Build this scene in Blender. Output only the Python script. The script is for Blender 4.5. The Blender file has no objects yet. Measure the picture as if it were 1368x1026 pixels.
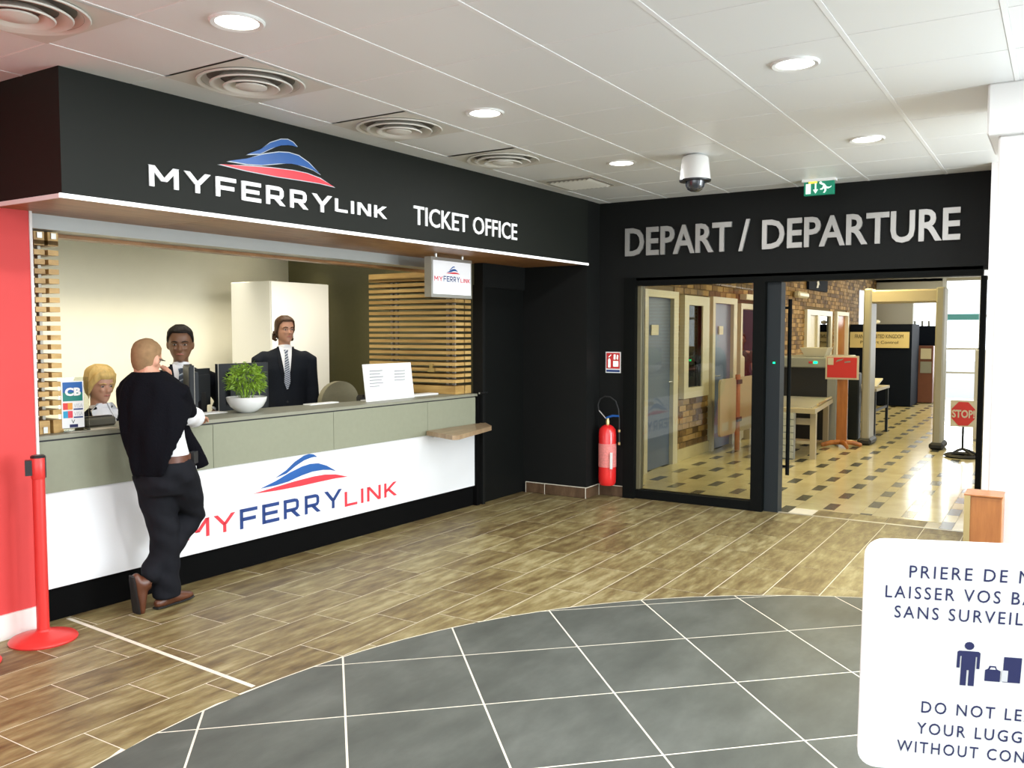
import bpy, math, random
from mathutils import Vector, Matrix
from mathutils.bvhtree import BVHTree
random.seed(7)
sc = bpy.context.scene
COL = sc.collection
PI = math.pi
V = Vector
R = math.radians

# ---------------------------------------------------------------- camera
cam_d = bpy.data.cameras.new('camera'); cam = bpy.data.objects.new('camera', cam_d); COL.objects.link(cam)
yaw, pitch = R(32.14), R(3.38)
Fw = V((math.cos(yaw)*math.cos(pitch), math.sin(yaw)*math.cos(pitch), -math.sin(pitch)))
Rt = Fw.cross(V((0, 0, 1))).normalized(); Up = Rt.cross(Fw)
cam.matrix_world = Matrix(((Rt.x, Up.x, -Fw.x, 0), (Rt.y, Up.y, -Fw.y, 0), (Rt.z, Up.z, -Fw.z, 1.635), (0, 0, 0, 1)))
cam_d.sensor_width = 36; cam_d.lens = 1172.5/1368*36; cam_d.clip_start = .05; cam_d.clip_end = 200
sc.camera = cam
# ---------------------------------------------------------------- exposure, world, lights
sc.view_settings.view_transform = 'Standard'; sc.view_settings.look = 'None'
sc.view_settings.exposure = 0.12; sc.view_settings.gamma = 1.0; sc.view_settings.use_curve_mapping = False
sc.cycles.use_denoising = True
sc.cycles.max_bounces = 6; sc.cycles.diffuse_bounces = 4; sc.cycles.glossy_bounces = 3; sc.cycles.transmission_bounces = 6
sc.cycles.transparent_max_bounces = 8; sc.cycles.sample_clamp_indirect = 8; sc.cycles.caustics_reflective = False; sc.cycles.caustics_refractive = False
w = bpy.data.worlds.new('overcast_sky'); sc.world = w; w.use_nodes = True
w.node_tree.nodes['Background'].inputs[0].default_value = (.86, .93, 1, 1)
w.node_tree.nodes['Background'].inputs[1].default_value = 2.4

def area(name, loc, sx, sy, power, color=(1, 1, 1), direction=(0, 0, -1), spread=180, shape='RECTANGLE'):
    l = bpy.data.lights.new(name, 'AREA'); l.shape = shape; l.size = sx
    if shape in ('RECTANGLE', 'ELLIPSE'): l.size_y = sy
    l.energy = power; l.color = color; l.spread = R(spread)
    o = bpy.data.objects.new(name, l); COL.objects.link(o); o.location = loc
    o.rotation_euler = V(direction).to_track_quat('-Z', 'Y').to_euler()
    return o
def spot(name, loc, power, color, angle, blend=.5, direction=(0, 0, -1), size=.05):
    l = bpy.data.lights.new(name, 'SPOT'); l.energy = power; l.color = color; l.spot_size = R(angle); l.spot_blend = blend; l.shadow_soft_size = size
    o = bpy.data.objects.new(name, l); COL.objects.link(o); o.location = loc
    o.rotation_euler = V(direction).to_track_quat('-Z', 'Y').to_euler()
    return o
WARM = (.97, .985, 1)
LIGHT_XY = [(x, y) for y in (2.9, 1.13, -.66, -2.4) for x in (-1.1, .71, 2.51, 4.29, 6.14)]
for x, y in LIGHT_XY:
    area('downlight_lamp', (x, y, 2.885), .17, .17, 21, WARM, shape='DISK')
# daylight through the tall glazing of the entrance (behind and to the right of the camera)
area('daylight_entrance', (5.7, -3.05, 1.5), 4.0, 2.3, 310, (.84, .94, 1), (0.10, 1, .05))
area('daylight_back', (-2.0, .3, 1.5), 5.0, 2.2, 55, (.86, .95, 1), (1, .1, .05))
# ticket office: spotlights near the back wall, plus a general ceiling lamp
area('office_wallwasher', (4.5, 7.40, 2.52), 6.0, .08, 36, (1, .92, .74), (0, .16, -1), spread=84)
area('cabinet_front_fill', (5.2, 6.0, 2.50), 4.6, .25, 44, (1, .92, .74), (0, .55, -1), spread=120)  # unseen fill light added to brighten the front of the tall cabinet
area('office_general_lamp', (4.4, 5.6, 2.55), 4.0, .3, 15, (1, .94, .82))
# departure hall: warm ceiling lamps, daylight from the far glazed end and the right hand windows
for x in (10, 13, 16, 19.5):
    area('hall_lamp', (x, 2.4, 2.9), 1.2, .3, 42, (1, .82, .38))
area('daylight_hall_end', (23.7, 1.9, 1.6), 2.6, 2.2, 110, (.92, .97, 1), (-1, 0, 0))
area('daylight_hall_side', (15, -1.9, 1.6), 8, 2.2, 40, (.95, .98, 1), (0, 1, 0))

# ---------------------------------------------------------------- materials
def mat(name, col, rough=.5, metal=0., spec=.5, emis=None, estr=0., noise=0., nscale=8., bump=0., coat=0., alpha=1., trans=0., stretch=(1, 1, 1), island=0.):
    m = bpy.data.materials.new(name); m.use_nodes = True; nt = m.node_tree; b = nt.nodes['Principled BSDF']
    b.inputs['Roughness'].default_value = rough; b.inputs['Metallic'].default_value = metal
    b.inputs['Specular IOR Level'].default_value = spec; b.inputs['Coat Weight'].default_value = coat
    b.inputs['Alpha'].default_value = alpha; b.inputs['Transmission Weight'].default_value = trans
    c4 = (*col, 1)
    b.inputs['Base Color'].default_value = c4
    if emis: b.inputs['Emission Color'].default_value = (*emis, 1); b.inputs['Emission Strength'].default_value = estr
    if noise or bump:
        tc = nt.nodes.new('ShaderNodeTexCoord'); mp = nt.nodes.new('ShaderNodeMapping'); mp.inputs['Scale'].default_value = stretch
        oi = nt.nodes.new('ShaderNodeObjectInfo'); vm = nt.nodes.new('ShaderNodeVectorMath'); vm.operation = 'SCALE'; vm.inputs[0].default_value = (31, 17, 9)
        nt.links.new(oi.outputs['Random'], vm.inputs['Scale']); nt.links.new(vm.outputs[0], mp.inputs['Location'])
        nt.links.new(tc.outputs['Object'], mp.inputs['Vector'])
        n = nt.nodes.new('ShaderNodeTexNoise'); n.inputs['Scale'].default_value = nscale; n.inputs['Detail'].default_value = 5
        nt.links.new(mp.outputs[0], n.inputs['Vector'])
        if noise:
            mx = nt.nodes.new('ShaderNodeMix'); mx.data_type = 'RGBA'
            mx.inputs[6].default_value = tuple(max(0, c*(1-noise)) for c in col)+(1,); mx.inputs[7].default_value = tuple(min(1, c*(1+noise)) for c in col)+(1,)
            nt.links.new(n.outputs['Fac'], mx.inputs[0]); nt.links.new(mx.outputs[2], b.inputs['Base Color'])
        if bump:
            bp = nt.nodes.new('ShaderNodeBump'); bp.inputs['Strength'].default_value = bump; bp.inputs['Distance'].default_value = .01
            nt.links.new(n.outputs['Fac'], bp.inputs['Height']); nt.links.new(bp.outputs[0], b.inputs['Normal'])
    return m

def ramp_mat(name, stops, nscale, stretch, rough=.4, rnd=0., bump=.05, spec=.5, detail=6, island=False):
    """noise driven colour ramp, shifted per object (or per island) so that no two tiles match"""
    m = bpy.data.materials.new(name); m.use_nodes = True; nt = m.node_tree; b = nt.nodes['Principled BSDF']; L = nt.links.new
    tc = nt.nodes.new('ShaderNodeTexCoord'); mp = nt.nodes.new('ShaderNodeMapping'); mp.inputs['Scale'].default_value = stretch
    if island:
        oi = nt.nodes.new('ShaderNodeNewGeometry'); ro = oi.outputs['Random Per Island']
    else:
        oi = nt.nodes.new('ShaderNodeObjectInfo'); ro = oi.outputs['Random']
    vm = nt.nodes.new('ShaderNodeVectorMath'); vm.operation = 'SCALE'; vm.inputs[0].default_value = (37, 23, 11)
    L(ro, vm.inputs['Scale']); L(vm.outputs[0], mp.inputs['Location']); L(tc.outputs['Object'], mp.inputs['Vector'])
    n = nt.nodes.new('ShaderNodeTexNoise'); n.inputs['Scale'].default_value = nscale; n.inputs['Detail'].default_value = detail; n.inputs['Roughness'].default_value = .62
    L(mp.outputs[0], n.inputs['Vector'])
    ad = nt.nodes.new('ShaderNodeMath'); ad.operation = 'MULTIPLY_ADD'; ad.inputs[1].default_value = rnd; L(ro, ad.inputs[0]); L(n.outputs['Fac'], ad.inputs[2])
    sb = nt.nodes.new('ShaderNodeMath'); sb.operation = 'SUBTRACT'; sb.inputs[1].default_value = rnd/2; L(ad.outputs[0], sb.inputs[0])
    cr = nt.nodes.new('ShaderNodeValToRGB'); e = cr.color_ramp.elements
    while len(e) > 1: e.remove(e[-1])
    e[0].position = stops[0][0]; e[0].color = (*stops[0][1], 1)
    for p, c in stops[1:]:
        q = e.new(p); q.color = (*c, 1)
    L(sb.outputs[0], cr.inputs[0]); L(cr.outputs[0], b.inputs['Base Color'])
    b.inputs['Roughness'].default_value = rough; b.inputs['Specular IOR Level'].default_value = spec
    bp = nt.nodes.new('ShaderNodeBump'); bp.inputs['Strength'].default_value = bump; bp.inputs['Distance'].default_value = .01
    L(n.outputs['Fac'], bp.inputs['Height']); L(bp.outputs[0], b.inputs['Normal'])
    return m

def stripe_mat(name, stops, scale, direction=(1, 0, 1), rough=.5):
    m = bpy.data.materials.new(name); m.use_nodes = True; nt = m.node_tree; b = nt.nodes['Principled BSDF']; L = nt.links.new
    tc = nt.nodes.new('ShaderNodeTexCoord'); dp = nt.nodes.new('ShaderNodeVectorMath'); dp.operation = 'DOT_PRODUCT'
    dp.inputs[1].default_value = V(direction)*scale; L(tc.outputs['Object'], dp.inputs[0])
    fr = nt.nodes.new('ShaderNodeMath'); fr.operation = 'FRACT'; L(dp.outputs['Value'], fr.inputs[0])
    cr = nt.nodes.new('ShaderNodeValToRGB'); cr.color_ramp.interpolation = 'CONSTANT'; e = cr.color_ramp.elements
    while len(e) > 1: e.remove(e[-1])
    e[0].position = 0; e[0].color = (*stops[0][1], 1)
    for p, c in stops[1:]:
        q = e.new(p); q.color = (*c, 1)
    L(fr.outputs[0], cr.inputs[0]); L(cr.outputs[0], b.inputs['Base Color']); b.inputs['Roughness'].default_value = rough
    return m

def perforated():
    m = bpy.data.materials.new('perforated_ceiling_metal'); m.use_nodes = True; nt = m.node_tree; b = nt.nodes['Principled BSDF']; L = nt.links.new
    tc = nt.nodes.new('ShaderNodeTexCoord'); vo = nt.nodes.new('ShaderNodeTexVoronoi'); vo.inputs['Scale'].default_value = 110; vo.inputs['Randomness'].default_value = 0
    L(tc.outputs['Object'], vo.inputs['Vector'])
    cr = nt.nodes.new('ShaderNodeValToRGB'); cr.color_ramp.elements[0].position = .22; cr.color_ramp.elements[0].color = (.60, .61, .60, 1)
    cr.color_ramp.elements[1].position = .30; cr.color_ramp.elements[1].color = (.84, .85, .84, 1)
    L(vo.outputs['Distance'], cr.inputs[0]); L(cr.outputs[0], b.inputs['Base Color']); b.inputs['Roughness'].default_value = .38
    return m

M = {}
M['tile'] = perforated()
M['print'] = mat('grey_print', (.30, .31, .33), .6)
M['grid'] = mat('white_ceiling_grid', (.90, .90, .89), .4)
M['wood'] = ramp_mat('wood_look_tile', [(.25, (.080, .050, .020)), (.42, (.152, .108, .044)), (.56, (.225, .178, .076)), (.72, (.34, .29, .15))], 5.0, (.8, 3.2, 1), rough=.44, rnd=.16, bump=.06, spec=.32)
M['slate'] = ramp_mat('slate_grey_tile', [(.25, (.058, .062, .054)), (.5, (.082, .088, .076)), (.75, (.115, .122, .107))], 3.0, (.8, 1.6, 1), rough=.46, rnd=.10, bump=.03, spec=.22)
M['grout'] = mat('pale_grout', (.70, .65, .53), .8, noise=.15)
M['beige'] = ramp_mat('beige_floor_tile', [(.3, (.54, .46, .25)), (.6, (.64, .56, .32)), (.8, (.70, .62, .38))], 3, (1, 1, 1), rough=.16, rnd=.15, bump=.01)
M['darktile'] = mat('dark_grey_floor_tile', (.075, .075, .06), .22, noise=.25, nscale=12)
M['black_wall'] = mat('charcoal_wall_paint', (.0085, .009, .0085), .6, spec=.12, noise=.1, nscale=40, bump=.02)
M['black_panel'] = mat('charcoal_fascia_panel', (.012, .0135, .011), .55, spec=.14, noise=.06, nscale=30)
M['door_black'] = mat('black_door_paint', (.004, .0045, .004), .55, spec=.15)
M['red'] = mat('red_wall_paint', (.62, .058, .055), .6, spec=.3, noise=.04)
M['white_wall'] = mat('white_wall_paint', (.78, .77, .72), .6, noise=.02)
M['office_white'] = mat('office_white_paint', (.72, .70, .60), .6, noise=.03)
M['olive'] = mat('dark_olive_wall_paint', (.078, .072, .030), .5, noise=.1, nscale=20)
M['soffit'] = ramp_mat('walnut_soffit_veneer', [(.3, (.22, .10, .04)), (.55, (.34, .17, .07)), (.8, (.46, .25, .12))], 4, (1, 8, 1), rough=.4, spec=.3, bump=.02)
M['led'] = mat('white_edge_strip', (.9, .9, .88), .4, emis=(1, 1, 1), estr=.55)
M['grey_strip'] = mat('grey_shutter_box', (.46, .48, .47), .4, noise=.03)
M['worktop'] = mat('greige_laminate', (.27, .27, .205), .45, spec=.4, noise=.08, nscale=25)
M['grey_panel'] = mat('grey_green_counter_panel', (.275, .285, .205), .5, spec=.3, noise=.06, nscale=30)
M['white_gloss'] = mat('white_counter_panel', (.84, .85, .86), .3)
M['kick'] = mat('black_kickboard', (.003, .003, .003), .7, spec=.05)
M['gap'] = mat('dark_shadow_gap', (.02, .02, .022), .6)
M['slat'] = ramp_mat('pale_pine_slat', [(.3, (.42, .245, .070)), (.55, (.57, .36, .12)), (.8, (.68, .46, .18))], 3, (3, .7, 6), rough=.45, rnd=.2, bump=.03)
M['shelf_wood'] = ramp_mat('oak_shelf', [(.3, (.26, .17, .095)), (.6, (.38, .27, .16)), (.8, (.46, .34, .21))], 4, (1, 6, 1), rough=.35)
M['metal'] = mat('brushed_aluminium', (.55, .54, .50), .35, metal=.8)
M['lightmetal'] = mat('painted_aluminium_post', (.50, .47, .40), .4, metal=.3)
M['chrome'] = mat('chrome', (.8, .8, .8), .15, metal=1)
M['white'] = mat('white_plastic', (.82, .82, .80), .35)
M['paper'] = mat('white_paper', (.88, .88, .86), .6)
M['cream'] = mat('cream_plastic', (.66, .62, .50), .5)
M['lens'] = mat('lamp_diffuser', (1, 1, 1), .4, emis=(1, .97, .90), estr=6)
M['lens_hall'] = mat('hall_lamp_diffuser', (1, 1, 1), .4, emis=(1, .9, .65), estr=4)
M['diff'] = mat('off_white_diffuser_metal', (.70, .68, .62), .4)
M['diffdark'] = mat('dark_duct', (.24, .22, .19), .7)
M['blackplastic'] = mat('black_plastic', (.012, .012, .014), .35)
M['screenback'] = mat('dark_monitor_shell', (.022, .025, .028), .45, spec=.25)
M['smoke'] = mat('smoked_dome', (.03, .035, .045), .12, coat=1)
M['green'] = mat('exit_green', (.005, .20, .115), .4, emis=(.0, .30, .16), estr=.2)
M['exit_white'] = mat('exit_white', (.7, .85, .78), .4, emis=(.8, 1, .9), estr=.5)
M['amber'] = mat('amber_lamp', (.9, .5, .05), .4, emis=(1, .55, .05), estr=1.4)
M['ledgreen'] = mat('green_indicator', (.0, .8, .2), .4, emis=(0, 1, .25), estr=5)
M['letter_white'] = mat('white_sign_letter', (.86, .86, .87), .4, emis=(1, 1, 1), estr=.08)
M['letter_steel'] = mat('brushed_steel_letter', (.37, .36, .34), .38, metal=.35, noise=.1)
M['logo_blue'] = mat('logo_blue', (.012, .10, .36), .4, noise=.3, nscale=3)
M['logo_navy'] = mat('logo_navy', (.012, .045, .20), .4)
M['logo_red'] = mat('logo_red', (.78, .04, .06), .4)
M['sticker_edge'] = mat('pale_logo_outline', (.55, .6, .65), .4)
M['navy_text'] = mat('dark_blue_text', (.030, .034, .10), .6, spec=.2)
M['faint_text'] = mat('grey_text', (.58, .59, .61), .6)
M['glass'] = mat('clear_glass', (.9, .95, .93), .0, trans=1., spec=.5)
M['acrylic'] = mat('clear_acrylic', (.95, .97, .97), .02, trans=1.)
for k in ('glass', 'acrylic'):    # thin glazing: real fresnel reflection over a plain transparent pane
    nt = M[k].node_tree; nt.nodes.clear()
    o_ = nt.nodes.new('ShaderNodeOutputMaterial'); t_ = nt.nodes.new('ShaderNodeBsdfTransparent'); g_ = nt.nodes.new('ShaderNodeBsdfGlossy')
    g_.inputs['Roughness'].default_value = .0; t_.inputs[0].default_value = (.86, .88, .85, 1)
    f_ = nt.nodes.new('ShaderNodeFresnel'); f_.inputs[0].default_value = 1.5; x_ = nt.nodes.new('ShaderNodeMixShader')
    nt.links.new(f_.outputs[0], x_.inputs[0]); nt.links.new(t_.outputs[0], x_.inputs[1]); nt.links.new(g_.outputs[0], x_.inputs[2]); nt.links.new(x_.outputs[0], o_.inputs[0])
M['extred'] = mat('extinguisher_red', (.72, .02, .02), .25, coat=.5)
M['rubber'] = mat('black_rubber', (.012, .012, .012), .6)
M['brass'] = mat('brass', (.6, .45, .2), .3, metal=.9)
M['blueplastic'] = mat('blue_plastic', (.01, .09, .35), .4)
M['stan_red'] = mat('red_enamel', (.62, .035, .03), .35, noise=.05)
M['frame_black'] = mat('black_door_frame', (.004, .0045, .004), .6, spec=.07)
M['frame_edge'] = mat('dark_grey_aluminium', (.014, .018, .020), .5, spec=.2)
M['frame_gold'] = mat('bronze_glazing_bead', (.16, .14, .08), .4, metal=.3)
M['brick'] = ramp_mat('yellow_brown_brick', [(.2, (.10, .052, .014)), (.45, (.22, .125, .036)), (.65, (.32, .195, .065)), (.85, (.42, .27, .11))], 6, (1, 1, 1), rough=.8, rnd=.7, bump=.3, island=True)
M['mortar'] = mat('mortar', (.16, .11, .045), .9, noise=.2)
M['blue_door'] = mat('slate_blue_door', (.10, .14, .24), .4, noise=.06)
M['cream_frame'] = mat('cream_painted_frame', (.60, .56, .44), .45)
M['dim_room'] = mat('dim_room_wall', (.30, .33, .33), .7)
M['navy_board'] = mat('navy_board', (.004, .007, .016), .8, spec=.1)
M['machine'] = mat('grey_machine_enamel', (.27, .28, .26), .4, noise=.05)
M['machine_warm'] = mat('beige_machine_enamel', (.42, .36, .24), .45)
M['arch_grey'] = mat('arch_beige_grey', (.30, .28, .21), .45)
M['orange_wood'] = ramp_mat('orange_varnished_wood', [(.3, (.30, .10, .022)), (.6, (.42, .155, .038)), (.8, (.50, .21, .065))], 4, (6, 6, .8), rough=.35)
M['redbrown'] = mat('red_brown_panel', (.15, .05, .03), .6, noise=.15)
M['teal'] = mat('teal_band', (.12, .42, .45), .5)
M['sign_red'] = mat('sign_red', (.60, .03, .03), .5)
M['skin'] = mat('fair_skin', (.56, .30, .20), .5, noise=.08, nscale=20)
M['skin_old'] = mat('ruddy_skin', (.58, .29, .19), .5, noise=.12, nscale=20)
M['skin_dark'] = mat('brown_skin', (.20, .095, .050), .45, noise=.1, nscale=20)
M['skin_tan'] = mat('tanned_skin', (.46, .23, .145), .5, noise=.1, nscale=20)
M['hair_black'] = mat('black_hair', (.016, .012, .010), .45, spec=.15, bump=.5, nscale=60, stretch=(1, 1, .2))
M['hair_brown'] = mat('dark_brown_hair', (.060, .030, .016), .45, spec=.15, noise=.4, nscale=60, bump=.5)
M['hair_blond'] = mat('blond_hair', (.62, .42, .15), .45, spec=.15, noise=.35, nscale=40, stretch=(1, 1, .25), bump=.5)
M['hair_crop'] = mat('cropped_sandy_hair', (.25, .15, .075), .8, spec=.15, noise=.35, nscale=30)
M['suit'] = mat('black_suit_cloth', (.010, .011, .015), .75, spec=.08, noise=.2, nscale=60, bump=.1)
M['suit2'] = mat('midnight_suit_cloth', (.011, .013, .018), .75, spec=.08, noise=.2, nscale=60, bump=.1)
M['lapel'] = mat('suit_lapel_cloth', (.012, .013, .017), .8, spec=.1)
M['shirt'] = mat('white_shirt_cotton', (.80, .80, .82), .7, bump=.1, nscale=12)
M['knit'] = mat('black_knit', (.0045, .0045, .0065), .95, spec=.08, bump=.4, nscale=90)
M['trouser'] = mat('charcoal_trouser_cloth', (.011, .0115, .0145), .8, spec=.08, noise=.25, nscale=9, bump=.25)
M['leather'] = mat('brown_leather', (.10, .032, .014), .35, noise=.35, nscale=10)
M['tie1'] = stripe_mat('striped_tie_dark', [(0, (.02, .03, .05)), (.62, (.42, .47, .52)), (.82, (.05, .09, .14))], 26, (.8, .3, -1))
M['tie2'] = stripe_mat('striped_tie_grey', [(0, (.07, .085, .13)), (.60, (.50, .53, .58))], 55, (.8, .3, -1))
M['lip'] = mat('lips', (.42, .14, .11), .5)
M['eyewhite'] = mat('eye_white', (.42, .40, .36), .4)
M['iris'] = mat('dark_iris', (.03, .02, .015), .2)
M['plantpot'] = mat('white_ceramic', (.86, .86, .85), .2, coat=.4)
M['leaf'] = mat('fresh_green_leaf', (.20, .34, .02), .5, noise=.6, nscale=25)
M['pebble'] = mat('white_pebble', (.75, .74, .70), .6)
M['green_shirt'] = mat('dark_green_shirt', (.02, .035, .025), .8)
M['chair_fabric'] = mat('olive_chair_fabric', (.24, .22, .14), .8, noise=.1, nscale=40)
M['pink_white'] = mat('off_white_plaster', (.74, .70, .68), .6)
M['skirt'] = ramp_mat('brown_skirting_tile', [(.3, (.06, .032, .016)), (.6, (.115, .068, .036)), (.8, (.17, .11, .06))], 5, (1, 3, 1), rough=.4)
M['booth_blue'] = mat('booth_dark_blue', (.018, .035, .055), .6)
M['ground'] = mat('grey_paving', (.4, .4, .4), .8, noise=.1)

def Z_(z): return V((0, 0, z))
# ---------------------------------------------------------------- mesh building
ORG = {}
class MB:
    def __init__(s): s.v = []; s.f = []
    def add(s, vs, fs):
        o = len(s.v); s.v += [V(p) for p in vs]; s.f += [tuple(i+o for i in f) for f in fs]; return s
    def box(s, x0, x1, y0, y1, z0, z1):
        vs = [(x, y, z) for z in (z0, z1) for y in (y0, y1) for x in (x0, x1)]
        return s.add(vs, [(0, 2, 3, 1), (4, 5, 7, 6), (0, 1, 5, 4), (2, 6, 7, 3), (0, 4, 6, 2), (1, 3, 7, 5)])
    def obox(s, c, ax, ay, az):
        """oriented box: centre and three half-axis vectors"""
        c, ax, ay, az = V(c), V(ax), V(ay), V(az)
        vs = [c+ax*i+ay*j+az*k for k in (-1, 1) for j in (-1, 1) for i in (-1, 1)]
        return s.add(vs, [(0, 2, 3, 1), (4, 5, 7, 6), (0, 1, 5, 4), (2, 6, 7, 3), (0, 4, 6, 2), (1, 3, 7, 5)])
    def bbox(s, x0, x1, y0, y1, z0, z1, b=.01):
        """box with its vertical and horizontal edges chamfered"""
        b = min(b, (x1-x0)/2.2, (y1-y0)/2.2, (z1-z0)/2.2)
        ring = lambda e, z: [(x0+b+e[0], y0+e[1], z), (x1-b-e[0], y0+e[1], z), (x1-e[1], y0+b+e[0], z), (x1-e[1], y1-b-e[0], z), (x1-b-e[0], y1-e[1], z), (x0+b+e[0], y1-e[1], z), (x0+e[1], y1-b-e[0], z), (x0+e[1], y0+b+e[0], z)]
        vs = ring((0, b), z0)+ring((0, 0), z0+b)+ring((0, 0), z1-b)+ring((0, b), z1)
        fs = [tuple(range(7, -1, -1)), tuple(range(24, 32))]
        for k in range(3):
            for i in range(8): fs.append((k*8+i, k*8+(i+1) % 8, k*8+8+(i+1) % 8, k*8+8+i))
        return s.add(vs, fs)
    def prism(s, poly, o, u, v, n, t):
        """2D polygon in the plane (o, u, v), thickness t along n"""
        o, u, v, n = V(o), V(u), V(v), V(n); k = len(poly)
        vs = [o+u*a+v*b for a, b in poly]+[o+u*a+v*b+n*t for a, b in poly]
        fs = [tuple(range(k)), tuple(range(2*k-1, k-1, -1))]+[(i, k+i, k+(i+1) % k, (i+1) % k) for i in range(k)]
        return s.add(vs, fs)
    def lathe(s, prof, c, seg=24, axis=(0, 0, 1), cap=True):
        c, a = V(c), V(axis).normalized(); t = V((1, 0, 0)) if abs(a.x) < .9 else V((0, 1, 0)); e1 = a.cross(t).normalized(); e2 = a.cross(e1)
        vs = []; fs = []; n = len(prof)
        for r, z in prof:
            for i in range(seg):
                q = 2*PI*i/seg; vs.append(c+a*z+(e1*math.cos(q)+e2*math.sin(q))*r)
        for k in range(n-1):
            for i in range(seg): fs.append((k*seg+i, k*seg+(i+1) % seg, (k+1)*seg+(i+1) % seg, (k+1)*seg+i))
        if cap: fs += [tuple(range(seg-1, -1, -1)), tuple(range((n-1)*seg, n*seg))]
        return s.add(vs, fs)
    def tube(s, pts, rad, seg=12, side=None, round_=False):
        pts = [V(p) for p in pts]; rad = [r if isinstance(r, tuple) else (r, r) for r in (rad if isinstance(rad, list) else [rad]*len(pts))]
        if round_:     # rounded ends
            d0 = (pts[0]-pts[1]).normalized(); d1 = (pts[-1]-pts[-2]).normalized(); m0 = min(rad[0]); m1 = min(rad[-1])
            pts = [pts[0]+d0*m0*.9, pts[0]+d0*m0*.6]+pts+[pts[-1]+d1*m1*.6, pts[-1]+d1*m1*.9]
            f = lambda r, k: (r[0]*k, r[1]*k)
            rad = [f(rad[0], .3), f(rad[0], .78)]+rad+[f(rad[-1], .78), f(rad[-1], .3)]
        n = len(pts); vs = []; fs = []; e = None
        for k, p in enumerate(pts):
            t = (pts[min(k+1, n-1)]-pts[max(k-1, 0)]).normalized()
            ref = V(side) if side is not None else (e if e is not None else (V((0, 0, 1)) if abs(t.z) < .9 else V((1, 0, 0))))
            e = (ref-t*ref.dot(t)).normalized(); g = t.cross(e)
            for i in range(seg):
                q = 2*PI*i/seg; vs.append(p+e*math.cos(q)*rad[k][0]+g*math.sin(q)*rad[k][1])
        for k in range(n-1):
            for i in range(seg): fs.append((k*seg+i, k*seg+(i+1) % seg, (k+1)*seg+(i+1) % seg, (k+1)*seg+i))
        fs += [tuple(range(seg-1, -1, -1)), tuple(range((n-1)*seg, n*seg))]
        return s.add(vs, fs)
    def ball(s, c, rx, ry=None, rz=None, seg=14, rings=8, frame=None):
        ry = ry or rx; rz = rz or rx; c = V(c); fr = frame or (V((1, 0, 0)), V((0, 1, 0)), V((0, 0, 1))); vs = []; fs = []
        for k in range(1, rings):
            a = PI*k/rings-PI/2
            for i in range(seg):
                q = 2*PI*i/seg; vs.append(c+fr[0]*rx*math.cos(a)*math.cos(q)+fr[1]*ry*math.cos(a)*math.sin(q)+fr[2]*rz*math.sin(a))
        for k in range(rings-2):
            for i in range(seg): fs.append((k*seg+i, k*seg+(i+1) % seg, (k+1)*seg+(i+1) % seg, (k+1)*seg+i))
        b = len(vs); vs += [c-fr[2]*rz, c+fr[2]*rz]
        for i in range(seg): fs += [((i+1) % seg, i, b), ((rings-2)*seg+i, (rings-2)*seg+(i+1) % seg, b+1)]
        return s.add(vs, fs)
    def mesh(s, name, org=V((0, 0, 0)), smooth=True, ang=35):
        me = bpy.data.meshes.new(name); me.from_pydata([tuple(p-org) for p in s.v], [], s.f); me.validate()
        import bmesh
        b = bmesh.new(); b.from_mesh(me); bmesh.ops.recalc_face_normals(b, faces=b.faces); b.to_mesh(me); b.free()
        if smooth:
            me.polygons.foreach_set('use_smooth', [True]*len(me.polygons)); me.set_sharp_from_angle(angle=R(ang))
        return me
    def build(s, name, m, parent=None, label=None, cat=None, group=None, kind=None, org=None, smooth=True, ang=35):
        if parent is not None: og = ORG[parent.name]
        elif org is not None: og = V(org)
        else:
            xs = [p.x for p in s.v]; ys = [p.y for p in s.v]; zs = [p.z for p in s.v]
            og = V(((min(xs)+max(xs))/2, (min(ys)+max(ys))/2, min(zs)))
        me = s.mesh(name, og, smooth, ang); return link(name, me, m, parent, og, label, cat, group, kind)
def link(name, me, m, parent, og, label=None, cat=None, group=None, kind=None):
    o = bpy.data.objects.new(name, me); COL.objects.link(o)
    if m is not None and not me.materials: me.materials.append(m)
    if parent is not None: o.parent = parent; ORG[o.name] = og
    else: o.location = og; ORG[o.name] = og
    return tag(o, label, cat, group, kind)
def tag(o, label=None, cat=None, group=None, kind=None):
    if label: o['label'] = label
    if cat: o['category'] = cat
    if group: o['group'] = group
    if kind: o['kind'] = kind
    return o
def thing(name, loc, label, cat, group=None, kind=None):
    o = bpy.data.objects.new(name, None); COL.objects.link(o); o.location = loc; o.empty_display_size = .1; ORG[o.name] = V(loc)
    return tag(o, label, cat, group, kind)
def piece(name, me, m, parent, loc, rotz=0):
    """a repeated piece sharing its mesh"""
    o = bpy.data.objects.new(name, me); COL.objects.link(o); o.parent = parent; o.location = V(loc)-ORG[parent.name]; o.rotation_euler.z = rotz
    if m is not None and not me.materials: me.materials.append(m)
    return o
def struct(name, mb, m, label, cat, **k): return mb.build(name, m, label=label, cat=cat, kind='structure', **k)
def B(*a): return MB().box(*a)

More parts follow.
